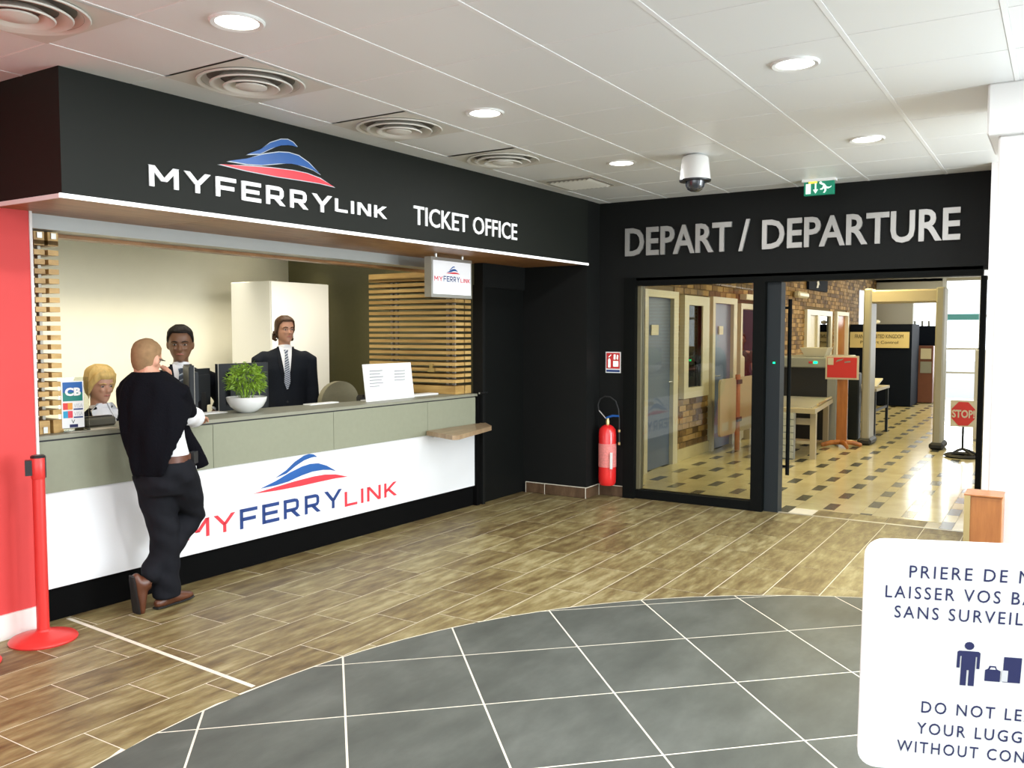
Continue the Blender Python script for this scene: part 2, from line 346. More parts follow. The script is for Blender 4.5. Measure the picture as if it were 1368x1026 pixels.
# ---------------------------------------------------------------- text
def text_mesh(body, o, u, v, n, width, height, thick=.004, bold=.012, spacing=1.0, ref=None):
    """lettering fitted to a box: o = lower left corner, u/v/n unit axes, width and cap height in metres"""
    cu = bpy.data.curves.new('lettering', 'FONT'); cu.body = body; cu.size = 1; cu.offset = bold; cu.extrude = .5; cu.resolution_u = 3; cu.space_character = spacing
    ob = bpy.data.objects.new('lettering', cu); COL.objects.link(ob)
    dg = bpy.context.evaluated_depsgraph_get(); me = bpy.data.meshes.new_from_object(ob.evaluated_get(dg))
    bpy.data.objects.remove(ob); bpy.data.curves.remove(cu)
    co = [x.co.copy() for x in me.vertices]; x0 = min(c.x for c in co); x1 = max(c.x for c in co); y0 = min(c.y for c in co); y1 = max(c.y for c in co)
    sx = width/(x1-x0) if width else height/(y1-y0); sy = height/(y1-y0)
    o, u, v, n = V(o), V(u), V(v), V(n); mb = MB()
    mb.v = [o+u*(c.x-x0)*sx+v*(c.y-y0)*sy+n*(c.z+.5)*thick for c in co]; mb.f = [tuple(p.vertices) for p in me.polygons]
    xs = [(c.x-x0)*sx for c in co]
    bpy.data.meshes.remove(me)
    return mb, xs
def letters(body, o, u, v, n, width, height, m, parent, name='letter', thick=.01, bold=.02, mats=None):
    """each letter is a part of its own"""
    mb, xs = text_mesh(body, o, u, v, n, width, height, thick, bold)
    par = list(range(len(mb.v)))
    def find(a):
        while par[a] != a: par[a] = par[par[a]]; a = par[a]
        return a
    for f in mb.f:
        for i in f[1:]: par[find(i)] = find(f[0])
    isl = {}
    for i in range(len(mb.v)): isl.setdefault(find(i), []).append(i)
    gr = sorted([[min(xs[i] for i in g), max(xs[i] for i in g), g] for g in isl.values()], key=lambda t: t[0]); out = []
    for a, b, g in gr:
        if out and a < out[-1][1]-.25*min(b-a, out[-1][1]-out[-1][0]) and (b-a) < .9*(out[-1][1]-out[-1][0])+1e9*(a >= out[-1][0] and b <= out[-1][1]): out[-1][1] = max(b, out[-1][1]); out[-1][2] = out[-1][2]+g
        else: out.append([a, b, list(g)])
    res = []
    for k, (a, b, g) in enumerate(out):
        st = set(g); idx = {i: j for j, i in enumerate(g)}; q = MB(); q.v = [mb.v[i] for i in g]; q.f = [tuple(idx[i] for i in f) for f in mb.f if f[0] in st]
        res.append(q.build(name, (mats[k] if mats and k < len(mats) else m), parent, smooth=False))
    return res
GL = {'M': (1.12, [[(0, 0), (0, 1)], [(0, 1), (.56, .30)], [(1.12, 1), (.56, .30)], [(1.12, 0), (1.12, 1)]]),
      'Y': (1.02, [[(0, 1), (.51, .42)], [(1.02, 1), (.51, .42)], [(.51, 0), (.51, .50)]]),
      'F': (.84, [[(0, 0), (0, 1)], [(0, .91), (.84, .91)], [(0, .47), (.74, .47)]]),
      'E': (.86, [[(0, 0), (0, 1)], [(0, .91), (.86, .91)], [(0, .50), (.76, .50)], [(0, .09), (.86, .09)]]),
      'R': (.90, [[(0, 0), (0, 1)], [(0, .91), (.62, .91), (.75, .87), (.80, .79), (.80, .55), (.75, .46), (.62, .42), (0, .42)], [(.42, .42), (.86, 0)]]),
      'L': (.74, [[(0, 0), (0, 1)], [(0, .09), (.74, .09)]]), 'I': (.0, [[(0, 0), (0, 1)]]),
      'N': (.88, [[(0, 0), (0, 1)], [(.02, 1), (.86, 0)], [(.88, 0), (.88, 1)]]),
      'K': (.82, [[(0, 0), (0, 1)], [(.0, .36), (.78, 1)], [(.24, .56), (.82, 0)]])}
def stroke_letters(word, o, u, v, n, width, height, m, parent, thick=.004, t=.175, gap=.30):
    """wide sans capitals drawn as bars; each letter a part of its own"""
    o, u, v, n = V(o), V(u), V(v), V(n); tot = sum(GL[c][0] for c in word)+len(word)*t+gap*(len(word)-1); sx = width/tot; x = t/2
    for c in word:
        q = MB()
        for pl in GL[c][1]:
            if len(pl) > 2:      # bowl of the R: offset outline
                L_, R_ = [], []
                for i, p in enumerate(pl):
                    a = V(pl[max(i-1, 0)]); b = V(pl[min(i+1, len(pl)-1)]); d = (b-a).normalized(); nn = V((-d.y, d.x))*t/2
                    L_.append((p[0]+nn.x, p[1]+nn.y)); R_.append((p[0]-nn.x, p[1]-nn.y))
                quads = [[L_[i], L_[i+1], R_[i+1], R_[i]] for i in range(len(pl)-1)]
            else:
                (x0, y0), (x1, y1) = pl; d = V((x1-x0, y1-y0)); 
                if abs(d.y) > .2: w_ = min(t*1.7, t*d.length/abs(d.y))/2; quads = [[(x0-w_, y0), (x0+w_, y0), (x1+w_, y1), (x1-w_, y1)]]
                else: quads = [[(x0, y0-t/2), (x1+t/2, y1-t/2), (x1+t/2, y1+t/2), (x0, y0+t/2)]]
            for qd in quads: q.prism([((x+a)*sx, b*height) for a, b in qd], o, u, v, n, thick)
        q.build('letter', m, parent, smooth=False); x += GL[c][0]+t+gap
SW = [
 [(4.370, .597), (4.468, .638), (4.552, .690), (4.637, .723), (4.690, .731), (4.735, .722), (4.771, .699), (4.735, .703), (4.697, .700), (4.637, .689), (4.551, .656), (4.467, .614)],
 [(4.232, .539), (4.369, .573), (4.5, .616), (4.619, .646), (4.70, .655), (4.78, .650), (4.865, .621), (4.963, .568), (4.9, .585), (4.828, .594), (4.721, .595), (4.617, .581), (4.483, .553), (4.369, .542)],
 [(4.169, .512), (4.368, .530), (4.549, .546), (4.738, .556), (4.85, .555), (4.96, .541), (5.091, .506), (4.955, .511), (4.791, .508), (4.599, .503), (4.368, .504)]]
def swoosh(o, u, v, n, width, height, parent, thick=.004, outline=False):
    """the three sail-like crescents of the ferry logo, fitted to a box"""
    for k, pl in enumerate(SW):
        q = [((a-4.169)/(5.091-4.169)*width, (b-.503)/(.731-.503)*height) for a, b in pl]
        if outline:
            cx = sum(a for a, b in q)/len(q); cy = sum(b for a, b in q)/len(q)
            q2 = [(cx+(a-cx)*1.03+(0), cy+(b-cy)*1.03+(.004 if b > cy else -.004)) for a, b in q]
            MB().prism(q2, o, u, v, n, thick*.6).build('crescent_outline', M['sticker_edge'], parent, smooth=False)
        MB().prism(q, o, u, v, n, thick).build('crescent', (M['logo_blue'], M['logo_blue'], M['logo_red'])[k], parent, smooth=False)

CZ = 2.905
# ================================================================ STRUCTURE
# ---- lobby floor
CX, CY, CR = 2.51, -.314, 3.42
floor = struct('floor', B(-2.2, 7.985, -3.2, 4.9, -.12, -.0012), M['grout'], 'lobby floor with wood-look planks around a round field of grey tiles', 'floor')
def flat(poly, z0=-.006, z1=0.):
    q = MB(); k = len(poly); q.add([(a, b, z0) for a, b in poly]+[(a, b, z1) for a, b in poly], [tuple(range(k, 2*k))]+[(i, (i+1) % k, k+(i+1) % k, k+i) for i in range(k)]); return q
def clip(poly, a, b, c):      # keep a*x+b*y<=c
    out = []
    for i in range(len(poly)):
        p, q = poly[i], poly[(i+1) % len(poly)]; dp = a*p[0]+b*p[1]-c; dq = a*q[0]+b*q[1]-c
        if dp <= 0: out.append(p)
        if dp*dq < 0: t = dp/(dp-dq); out.append((p[0]+(q[0]-p[0])*t, p[1]+(q[1]-p[1])*t))
    return out
G = .0030
plank_me = flat([(G, G), (.6-G, G), (.6-G, .3-G), (G, .3-G)]).mesh('floor_plank', smooth=False)
row = -12
while row*.3+.04 < 4.85:
    y0 = row*.3+.04; y1 = y0+.3; xo = (2.03-.195*(row-10)) % .6 - 3.0
    k = 0
    while xo+k*.6 < 7.99:
        x0 = xo+k*.6; x1 = x0+.6; k += 1
        if x1 < -2.2 or y1 < -3.2: continue
        xa, xb, ya, yb = max(x0, -2.2), min(x1, 7.985), max(y0, -3.2), min(y1, 4.85)
        if xb-xa < .02 or yb-ya < .02: continue
        far = max(abs(xa-CX), abs(xb-CX)), max(abs(ya-CY), abs(yb-CY))
        if math.hypot(*far) < CR: continue
        nx = min(max(CX, xa), xb); ny = min(max(CY, ya), yb)
        if math.hypot(nx-CX, ny-CY) > CR and xb-xa > .599 and yb-ya > .299:
            piece('floor_plank', plank_me, M['wood'], floor, (x0, y0, 0)); continue
        q = MB(); n = 12
        for i in range(n):
            s0 = ya+G+(yb-ya-2*G)*i/n; s1 = ya+G+(yb-ya-2*G)*(i+1)/n
            h = lambda y: math.sqrt(max(0, (CR+.005)**2-(y-CY)**2))
            h0, h1 = h(s0), h(s1)
            l, r = xa+G, xb-G
            if h0 == 0 and h1 == 0: segs = [((l, r), (l, r))]
            else: segs = [((l, min(r, CX-h0)), (l, min(r, CX-h1))), ((max(l, CX+h0), r), (max(l, CX+h1), r))]
            for (a0, b0), (a1, b1) in segs:
                b0, b1 = max(a0, b0), max(a1, b1)
                if b0 < l or b1 < l: b0, b1 = max(b0, l), max(b1, l)
                a0, a1 = min(a0, r), min(a1, r); b0, b1 = min(max(b0, a0), r), min(max(b1, a1), r)
                if b0-a0 < .001 and b1-a1 < .001: continue
                f_ = flat([(a0, s0), (b0, s0), (b1, s1), (a1, s1)]); q.add(f_.v, f_.f)
        if q.f: q.build('floor_plank', M['wood'], floor, smooth=False)
    row += 1
GA = R(-46.1); gx, gy = 2.731, 3.393
gi, gj = V((math.cos(GA), math.sin(GA))), V((math.sin(GA), -math.cos(GA)))
circ = [(CX+CR*math.cos(2*PI*i/90), CY+CR*math.sin(2*PI*i/90)) for i in range(90)]
for i in range(-8, 14):
    for j in range(-8, 14):
        c = [(gx+.6*(gi.x*a+gj.x*b), gy+.6*(gi.y*a+gj.y*b)) for a, b in ((i+.008, j+.008), (i+.992, j+.008), (i+.992, j+.992), (i+.008, j+.992))]
        if all(math.hypot(a-CX, b-CY) > CR for a, b in c) and math.hypot(sum(a for a, b in c)/4-CX, sum(b for a, b in c)/4-CY) > CR: continue
        if not all(math.hypot(a-CX, b-CY) < CR-.01 for a, b in c):
            for t in range(90):
                am = 2*PI*(t+.5)/90; c = clip(c, math.cos(am), math.sin(am), (CR-.004)*math.cos(PI/90)+CX*math.cos(am)+CY*math.sin(am))
                if len(c) < 3: break
        if len(c) >= 3: c = clip(clip(c, 0, -1, 3.2), -1, 0, 2.2)
        if len(c) >= 3:
            q = MB(); k = len(c); q.add([(a, b, -.006) for a, b in c]+[(a, b, 0) for a, b in c], [tuple(range(k, 2*k))]+[(m_, (m_+1) % k, k+(m_+1) % k, k+m_) for m_ in range(k)])
            q.build('floor_tile', M['slate'], floor, smooth=False)
MB().add([(2.815, 4.78, .0006), (2.84, 4.78, .0006), (2.735, 3.12, .0006), (2.71, 3.12, .0006)], [(0, 1, 2, 3)]).build('expansion_joint', M['grout'], floor, smooth=False)

# ---- departure hall floor (parts of its own slab)
hall = struct('floor', B(7.985, 24.4, -2.2, 4.3, -.12, -.004), M['grout'], 'departure hall floor of beige tiles with small dark inserts', 'floor')
HX0 = 8.0
thresh = [(8.0, 8.27, .95, 1.25), (8.0, 8.27, 1.256, 1.556), (8.0, 8.27, 1.562, 1.86)]
for a, b, c, d in thresh: MB().box(a+.003, b, c, d, -.006, .0005).build('floor_plank', M['wood'], hall, smooth=False)
far_b, far_d = MB(), MB()
wide_me = flat([(.002, .002), (.6405, .002), (.6405, .2325), (.002, .2325)]).mesh('floor_tile', smooth=False)
nar_me = flat([(.002, .002), (.319, .002), (.319, .098), (.002, .098)]).mesh('floor_tile', smooth=False)
dark_me = flat([(.001, .001), (.320, .001), (.320, .099), (.001, .099)]).mesh('floor_insert', smooth=False)
ndark = nb = 0
def blocked(x0, x1, y0, y1): return any(x0 < b and x1 > a and y0 < d and y1 > c for a, b, c, d in thresh)
for k in range(-9, 11):
    yc = .79+.3345*k
    if yc > 4.2: continue
    off = 8.824-(.3212 if k % 2 else 0)
    for i in range(-3, 25):
        for half in (0, 1):
            x0 = off+.6425*i-.1606+half*.3212; x1 = x0+.3212
            a = max(x0, HX0)
            if a > x1-.02 or x1 > 24.3: continue
            if blocked(a, x1, yc-.05, yc+.05):
                a = max(a, 8.275)
                if a > x1-.02: continue
            near = x0 < 14.5 and .2 < yc
            dark = half == 0
            if dark and near and a == x0 and ndark < 290:
                piece('floor_insert', dark_me, M['darktile'], hall, (x0, yc-.05, 0)); ndark += 1
            elif not dark and near and x0 < 9.8 and a == x0: piece('floor_tile', nar_me, M['beige'], hall, (x0, yc-.05, 0))
            else:
                f_ = flat([(a+.001, yc-.049), (x1-.001, yc-.049), (x1-.001, yc+.049), (a+.001, yc+.049)]); (far_d if dark else far_b).add(f_.v, f_.f)
        x0 = off+.6425*i+.1; x1 = x0+.6425; ya = yc+.05; yb = yc+.2845; a = max(x0, HX0)
        if a > x1-.02 or x1 > 24.4 or yb > 4.3: continue
        if blocked(a, x1, ya, yb):
            a = max(a, 8.275)
            if a > x1-.02: continue
        if a == x0 and x0 < 12.5 and yc > .2 and nb < 200: piece('floor_tile', wide_me, M['beige'], hall, (x0, ya, 0)); nb += 1
        else: f_ = flat([(a+.002, ya+.002), (x1-.002, ya+.002), (x1-.002, yb-.002), (a+.002, yb-.002)]); far_b.add(f_.v, f_.f)
far_b.build('distant_floor_tiles', M['beige'], hall, kind='stuff', smooth=False)
far_d.build('distant_floor_inserts', M['darktile'], hall, kind='stuff', smooth=False)

# ---- lobby ceiling
ceil = struct('ceiling', B(-2.2, 7.97, -3.2, 4.9, CZ+.02, CZ+.2), M['diffdark'], 'lobby ceiling of square perforated panels on a white grid', 'ceiling')
XJ = [2.84-.595*k for k in range(9, 0, -1)]+[2.84, 3.43, 4.01, 4.60, 5.19, 5.80, 6.42, 7.03, 7.65, 8.24]
YJ = [-3.25, -2.74, -2.145, -1.55, -.955, -.36, .24, .84, 1.43, 2.015, 2.63, 3.235, 3.83, 4.42, 5.0]
DIFF = {(1, 11), }
def tile_has(cx, cy): return [1 for x, y in DIFFS if abs(x-cx) < .2 and abs(y-cy) < .2]
DIFFS = [(1.955, 3.53), (3.135, 3.53), (4.305, 3.53), (5.495, 3.53), (6.725, 3.53)]
for i in range(len(XJ)-1):
    for j in range(len(YJ)-1):
        x0, x1, y0, y1 = XJ[i], min(XJ[i+1], 7.97), YJ[j], YJ[j+1]
        if x0 > 7.9 or tile_has((x0+x1)/2, (y0+y1)/2): continue
        ya = max(y0, -3.2); yb = min(y1, 4.9)
        if yb-ya < .05: continue
        q = MB(); a, b, c, d = x0+.003, x1-.003, ya+.011, yb-.011
        q.add([(a, c, CZ+.02), (b, c, CZ+.02), (b, d, CZ+.02), (a, d, CZ+.02), (a, c, CZ+.002), (b, c, CZ+.002), (b, d, CZ+.002), (a, d, CZ+.002), (a+.003, c+.003, CZ-.001), (b-.003, c+.003, CZ-.001), (b-.003, d-.003, CZ-.001), (a+.003, d-.003, CZ-.001)],
              [(0, 4, 5, 1), (1, 5, 6, 2), (2, 6, 7, 3), (3, 7, 4, 0), (4, 8, 9, 5), (5, 9, 10, 6), (6, 10, 11, 7), (7, 11, 8, 4), (8, 11, 10, 9)])
        q.build('ceiling_panel', M['tile'], ceil, smooth=False)
for y in YJ[1:-1]:
    MB().box(-2.2, 7.97, y-.011, y+.011, CZ-.003, CZ+.01).build('grid_bar', M['grid'], ceil, smooth=False)
for x in XJ[1:-1]:
    MB().box(x-.0028, x+.0028, -3.2, 4.9, CZ+.001, CZ+.012).build('grid_bar', M['grid'], ceil, smooth=False)

# ---- walls of the lobby
wl = struct('wall_left', B(-2.2, 2.655, 4.73, 4.90, 0, CZ+.1), M['red'], 'red wall left of the ticket counter, above a white skirting', 'wall')
struct('baseboard_left', MB().box(-2.2, 2.68, 4.715, 4.735, 0, .135).box(2.655, 2.68, 4.73, 4.78, 0, .135), M['white_wall'], 'white skirting board under the red wall', 'skirting')
struct('trim_1', MB().box(2.648, 2.662, 4.722, 4.73, .135, 2.285), M['pink_white'], 'thin pale edge trim on the end of the red wall', 'trim')
# entrance sides (outside the picture): glazed wall on the right, glazed wall behind the camera
def glazed(name, x0, x1, y0, y1, n, lab, nm):
    q = MB(); horiz = abs(x1-x0) > abs(y1-y0)
    for i in range(n+1):
        t = i/n
        if horiz: x = x0+(x1-x0)*t; q.box(x-.04, x+.04, y0-.04, y0+.04, 0, CZ+.1)
        else: y = y0+(y1-y0)*t; q.box(x0-.04, x0+.04, y-.04, y+.04, 0, CZ+.1)
    if horiz: q.box(x0, x1, y0-.04, y0+.04, 0, .12).box(x0, x1, y0-.04, y0+.04, 2.55, CZ+.1)
    else: q.box(x0-.04, x0+.04, y0, y1, 0, .12).box(x0-.04, x0+.04, y0, y1, 2.55, CZ+.1)
    return struct(nm, q, M['white_wall'], lab, 'window')
glazed('a', -2.2, 7.97, -3.2, -3.2, 6, 'tall glazing of the entrance side of the lobby', 'window_1')
glazed('b', -2.2, -2.2, -3.2, 4.73, 5, 'tall glazing at the back of the lobby', 'window_2')
struct('ground', B(-40, 60, -40, 40, -.3, -.13), M['ground'], 'pale paving outside the building', 'ground')

# ---- fascia over the counter
FA, FB = V((2.46, 4.10)), V((7.63, 3.93))
fu = (FB-FA).normalized(); fn = V((fu.y, -fu.x)); U3 = V((fu.x, fu.y, 0)); N3 = V((fn.x, fn.y, 0)); Z3 = V((0, 0, 1))
SZ = 2.285
q = MB(); pts = [FA, FB, V((7.63, 4.62)), V((2.46, 4.73))]
q.add([(p.x, p.y, SZ+.012) for p in pts]+[(p.x, p.y, CZ) for p in pts], [(0, 3, 2, 1), (4, 5, 6, 7)]+[(i, (i+1) % 4, 4+(i+1) % 4, 4+i) for i in range(4)])
fascia = struct('wall_fascia', q, M['black_panel'], 'charcoal bulkhead over the ticket counter carrying the lettering', 'bulkhead')
q = MB(); e = V((FA.x, FA.y, 0))
q.obox(V((FA.x, FA.y, SZ+.006))+U3*2.585+N3*.003, U3*2.60, N3*.004, Z3*.011)
q.build('edge_strip', M['led'], fascia, smooth=False)
MB().box(2.452, 2.462, 4.10, 4.73, SZ-.005, SZ+.017).build('edge_strip', M['pink_white'], fascia, smooth=False)
xs_ = [2.462, 3.45, 4.45, 5.45, 6.45, 7.62]
for a, b in zip(xs_, xs_[1:]):
    ya = FA.y+(FB.y-FA.y)*(a-FA.x)/(FB.x-FA.x)+.004; yb = FA.y+(FB.y-FA.y)*(b-FA.x)/(FB.x-FA.x)+.004
    MB().add([(a+.002, ya, SZ), (b-.002, yb, SZ), (b-.002, 4.80, SZ), (a+.002, 4.80, SZ), (a+.002, ya, SZ+.012), (b-.002, yb, SZ+.012), (b-.002, 4.80, SZ+.012), (a+.002, 4.80, SZ+.012)],
             [(0, 3, 2, 1), (4, 5, 6, 7), (0, 1, 5, 4), (1, 2, 6, 5), (2, 3, 7, 6), (3, 0, 4, 7)]).build('soffit_panel', M['soffit'], fascia, smooth=False)
struct('trim_2', MB().box(2.66, 6.80, 4.80, 4.98, 2.205, SZ+.02), M['grey_strip'], 'grey shutter housing under the bulkhead over the counter', 'housing')
struct('trim_3', MB().box(2.66, 6.80, 4.985, 5.08, 2.185, 2.285), M['soffit'], 'thin wooden rail behind the grey shutter housing', 'rail')

# ---- black wall with the staff door right of the counter, corner pier, wall with the departure doors
q = MB().box(6.87, 7.66, 4.64, 4.74, 2.06, CZ).box(6.85, 6.89, 4.63, 4.74, 0, 2.08)
struct('wall_staff', q, M['black_wall'], 'black wall above the staff door right of the counter', 'wall')
d1 = struct('door_1', MB().box(6.89, 7.64, 4.66, 4.72, .005, 2.06), M['door_black'], 'black staff door between the counter and the corner pier', 'door')
MB().box(6.76, 6.80, 4.60, 4.615, 1.058, 1.072).tube([(6.795, 4.62, 1.065), (6.905, 4.61, 1.065)], .008, 8).build('door_handle', M['chrome'], d1)
struct('wall_pier', MB().box(7.63, 7.97, 3.935, 4.80, 0, CZ), M['black_wall'], 'charcoal corner pier with brown tile skirting', 'pier')
q = MB().box(7.90, 8.05, 3.56, 3.94, 0, CZ).box(7.90, 8.05, .44, 3.56, 2.135, CZ+.0)
struct('wall_departure', q, M['black_wall'], 'charcoal wall over and beside the departure doors', 'wall')
# brown tile skirting of pier and wall
sk = thing('skirting', (7.6, 3.9, 0), 'brown tile skirting with pale joints round the black corner pier', 'skirting'); sk['kind'] = 'structure'
for a in ((7.618, 7.63, 4.40, 4.62), (7.618, 7.63, 3.935, 4.395), (7.618, 7.895, 3.922, 3.934), (7.888, 7.90, 3.645, 3.92)):
    MB().box(a[0], a[1], a[2], a[3], .004, .105).build('skirting_tile', M['skirt'], sk, smooth=False)
for a in ((7.617, 7.63, 3.935, 4.62), (7.617, 7.895, 3.921, 3.934), (7.887, 7.90, 3.64, 3.92)):
    MB().box(a[0], a[1], a[2], a[3], .105, .110).build('joint', M['grout'], sk, smooth=False)
for a in ((7.6165, 7.63, 4.395, 4.40), (7.6165, 7.62, 3.930, 3.937), (7.886, 7.893, 3.918, 3.924), (7.887, 7.90, 3.640, 3.645), (7.6165, 7.63, 4.617, 4.622)):
    MB().box(a[0], a[1], a[2], a[3], 0, .110).build('joint', M['grout'], sk, smooth=False)
# right of the doorway
struct('wall_right_of_door', MB().box(7.55, 8.1, .33, .50, 0, CZ), M['pink_white'], 'narrow off-white wall end right of the departure doorway', 'wall')
struct('wall_far_right', MB().box(7.7, 8.0, -3.2, .33, 0, CZ), M['pink_white'], 'off-white wall behind the white column', 'wall')
struct('column', MB().bbox(5.22, 5.75, -.30, .318, 0, 2.645, .01).bbox(5.17, 5.80, -.35, .370, 2.645, CZ, .01), M['white'], 'bright white column at the right edge with a wider head', 'column')

# ---- ticket office shell
struct('wall_office_back', B(1.4, 7.63, 8.0, 8.12, 0, 2.7), M['office_white'], 'cream white back wall of the ticket office', 'wall')
struct('wall_office_left', B(1.3, 1.4, 4.9, 8.12, 0, 2.7), M['office_white'], 'left side wall of the ticket office', 'wall')
struct('wall_office_right', B(7.63, 7.75, 4.80, 8.12, 0, 2.7), M['olive'], 'dark olive right wall of the ticket office', 'wall')
struct('ceiling_office', B(1.4, 7.63, 4.9, 8.0, 2.6, 2.7), M['white_wall'], 'ticket office ceiling', 'ceiling')
struct('floor_office', B(1.4, 7.63, 4.9, 8.0, -.1, 0), M['grey_panel'], 'ticket office floor', 'floor')

# ---- departure hall shell: brick wall, ceiling, end wall with windows
HZ = 2.98
holes = [(9.30, 10.33, 0, 2.13), (10.51, 11.42, .79, 2.10), (11.59, 12.63, 0, 2.12), (12.78, 14.3, 0, 2.06), (16.80, 18.9, 1.0, 2.06), (19.3, 20.5, 0, 2.07), (21.9, 22.6, 0, .0)]
q = MB(); cuts = sorted(holes[:6]); x = 8.0
for a, b, z0, z1 in cuts:
    q.box(x, a, 4.125, 4.3, 0, HZ); q.box(a, b, 4.125, 4.3, z1, HZ)
    if z0 > 0: q.box(a, b, 4.125, 4.3, 0, z0)
    x = b
q.box(x, 24.2, 4.125, 4.3, 0, HZ)
wb = struct('wall_hall_left', q, M['mortar'], 'yellow-brown brick wall of the departure hall with doors and a window', 'wall')
q = MB(); BL, BH = .22, .068; r_ = 0; z = .15
while z+BH < HZ:
    x = 8.0-(r_ % 2)*.115
    while x < 24.1:
        a, b = max(x, 8.0), min(x+BL, 24.1); y = 4.112+random.uniform(-.004, .004)
        for ha, hb, hz0, hz1 in holes[:6]:
            if z+BH > hz0 and z < hz1:
                if a >= ha and b <= hb: a = b
                elif a < ha < b: b = ha
                elif a < hb < b: a = hb
        if b-a > .03: q.add([(a, y, z), (b, y, z), (b, y, z+BH), (a, y, z+BH), (a, 4.13, z), (b, 4.13, z), (b, 4.13, z+BH), (a, 4.13, z+BH)], [(0, 1, 2, 3), (0, 4, 5, 1), (3, 2, 6, 7), (0, 3, 7, 4), (1, 5, 6, 2)])
        x += BL+.012
    z += BH+.011; r_ += 1
q.build('bricks', M['brick'], wb, kind='stuff', smooth=False)
struct('baseboard_hall', MB().box(8.05, 9.30, 4.09, 4.125, 0, .15).box(10.33, 11.59, 4.09, 4.125, 0, .15).box(14.3, 19.3, 4.09, 4.125, 0, .15), M['beige'], 'beige tile skirting along the brick wall', 'skirting')
hc = struct('ceiling_hall', B(8.05, 24.4, -2.2, 4.3, HZ, HZ+.15), M['white_wall'], 'pale panelled ceiling of the departure hall', 'ceiling')
for i in range(14):
    for j in range(5):
        x0 = 8.2+i*1.15; y0 = -2.1+j*1.27
        MB().box(x0+.02, x0+1.13, y0+.02, y0+1.25, HZ-.012, HZ).build('ceiling_panel', M['white_wall'], hc, smooth=False)
# end wall
q = MB().box(24.1, 24.3, 2.62, 4.3, 0, HZ)
q = MB().box(24.1, 24.3, 3.24, 4.27, 0, 2.62).box(24.1, 24.3, 2.5, 4.3, 2.66, HZ).box(24.1, 24.3, 2.5, 3.24, 0, 1.25).box(24.1, 24.3, -2.2, 1.60, 0, .5).box(24.1, 24.3, -2.2, 4.3, 2.9, HZ)
struct('wall_hall_end', q, M['cream_frame'], 'pale end wall of the departure hall with bright windows', 'wall')
q = MB().box(24.08, 24.14, 2.50, 2.58, 0, HZ).box(24.08, 24.14, 1.70, 1.76, 0, HZ).box(24.08, 24.14, 1.70, 2.52, 1.20, 1.25).box(24.08, 24.14, 1.72, 2.52, .62, .66).box(24.08, 24.14, -2.2, 1.72, 2.0, 2.06)
struct('window_3', q, M['white_wall'], 'bright white-framed glazed doors at the far end of the hall', 'window')
struct('trim_4', B(24.0, 24.06, 1.76, 2.50, 1.93, 2.08), M['teal'], 'teal band across the far bright glazing', 'band')
struct('wall_hall_right', MB().box(14.6, 24.2, -2.3, -2.2, 0, HZ).box(8.05, 9.0, -2.3, -2.2, 0, HZ).box(9, 14.6, -2.3, -2.2, 0, .6), M['pink_white'], 'right wall of the departure hall', 'wall')
struct('wall_hall_pier', MB().box(15.2, 15.6, .35, 1.15, 0, 1.36), M['cream_frame'], 'beige half-height partition behind the stop sign', 'partition')

# hall doors and window in the brick wall
def leaf_door(nm, x0, x1, zt, lab, plaque, handle_side):
    r = struct(nm, MB().box(x0, x0+.10, 4.05, 4.16, 0, zt).box(x1-.15, x1, 4.05, 4.16, 0, zt).box(x0+.10, x1-.15, 4.05, 4.16, zt-.085, zt), M['cream_frame'], lab, 'door')
    lf = MB().box(x0+.10, x1-.15, 4.10, 4.14, .01, zt-.085).build('door_leaf', M['blue_door'], r, smooth=False)
    if plaque: MB().box(*plaque).build('plaque', M['brass'] if nm == 'x' else M['cream'], lf, smooth=False)
    hx = x1-.22 if handle_side > 0 else x0+.18
    MB().tube([(hx, 4.10, 1.03), (hx, 4.05, 1.03), (hx+.11*(-1 if handle_side > 0 else 1), 4.045, 1.03)], .01, 8).build('door_handle', M['chrome'], lf)
    return r
leaf_door('door_2', 9.30, 10.33, 2.13, 'slate blue door in a cream frame, nearest behind the fixed glass', (9.57, 9.78, 4.085, 4.10, 1.60, 1.72), 1)
leaf_door('door_3', 11.59, 12.63, 2.12, 'second blue door, beyond the interior window in the brick wall', (11.95, 12.12, 4.085, 4.10, 1.60, 1.72), -1)
w4 = struct('window_4', MB().box(10.51, 10.66, 4.04, 4.16, .79, 2.10).box(11.17, 11.42, 4.04, 4.16, .79, 2.10).box(10.66, 11.17, 4.04, 4.16, 1.98, 2.10).box(10.66, 11.17, 4.04, 4.16, .79, .92), M['cream_frame'], 'cream-framed interior window between the two blue doors', 'window')
MB().box(10.66, 11.17, 4.10, 4.106, .92, 1.98).build('pane', M['glass'], w4, smooth=False)
MB().box(11.145, 11.17, 4.06, 4.10, .92, 1.98).build('glazing_bead', M['frame_black'], w4, smooth=False)
struct('wall_side_room', MB().box(10.3, 12.4, 5.9, 6.0, 0, 2.6).box(10.3, 10.4, 4.3, 6, 0, 2.6).box(12.4, 12.5, 4.3, 6, 0, 2.6).box(10.3, 12.5, 4.3, 6, 2.5, 2.6), M['dim_room'], 'pale wall of the side room seen through the interior window', 'wall')
area('side_room_lamp', (11.3, 5.2, 2.45), .8, .3, 22, (.9, .96, 1))
ob = thing('computer_desk', (11.5, 5.2, 0), 'dark desk with a screen in the side room behind the interior window', 'desk')
MB().box(11.05, 11.7, 5.0, 5.5, .70, .74).build('desk_top', M['machine'], ob); MB().box(11.05, 11.1, 5.0, 5.5, 0, .70).build('leg', M['machine'], ob); MB().box(11.65, 11.7, 5.0, 5.5, 0, .7).build('leg', M['machine'], ob)
MB().box(11.05, 11.55, 5.25, 5.29, .80, 1.14).box(11.25, 11.35, 5.22, 5.32, .74, .80).build('screen', M['blackplastic'], ob)
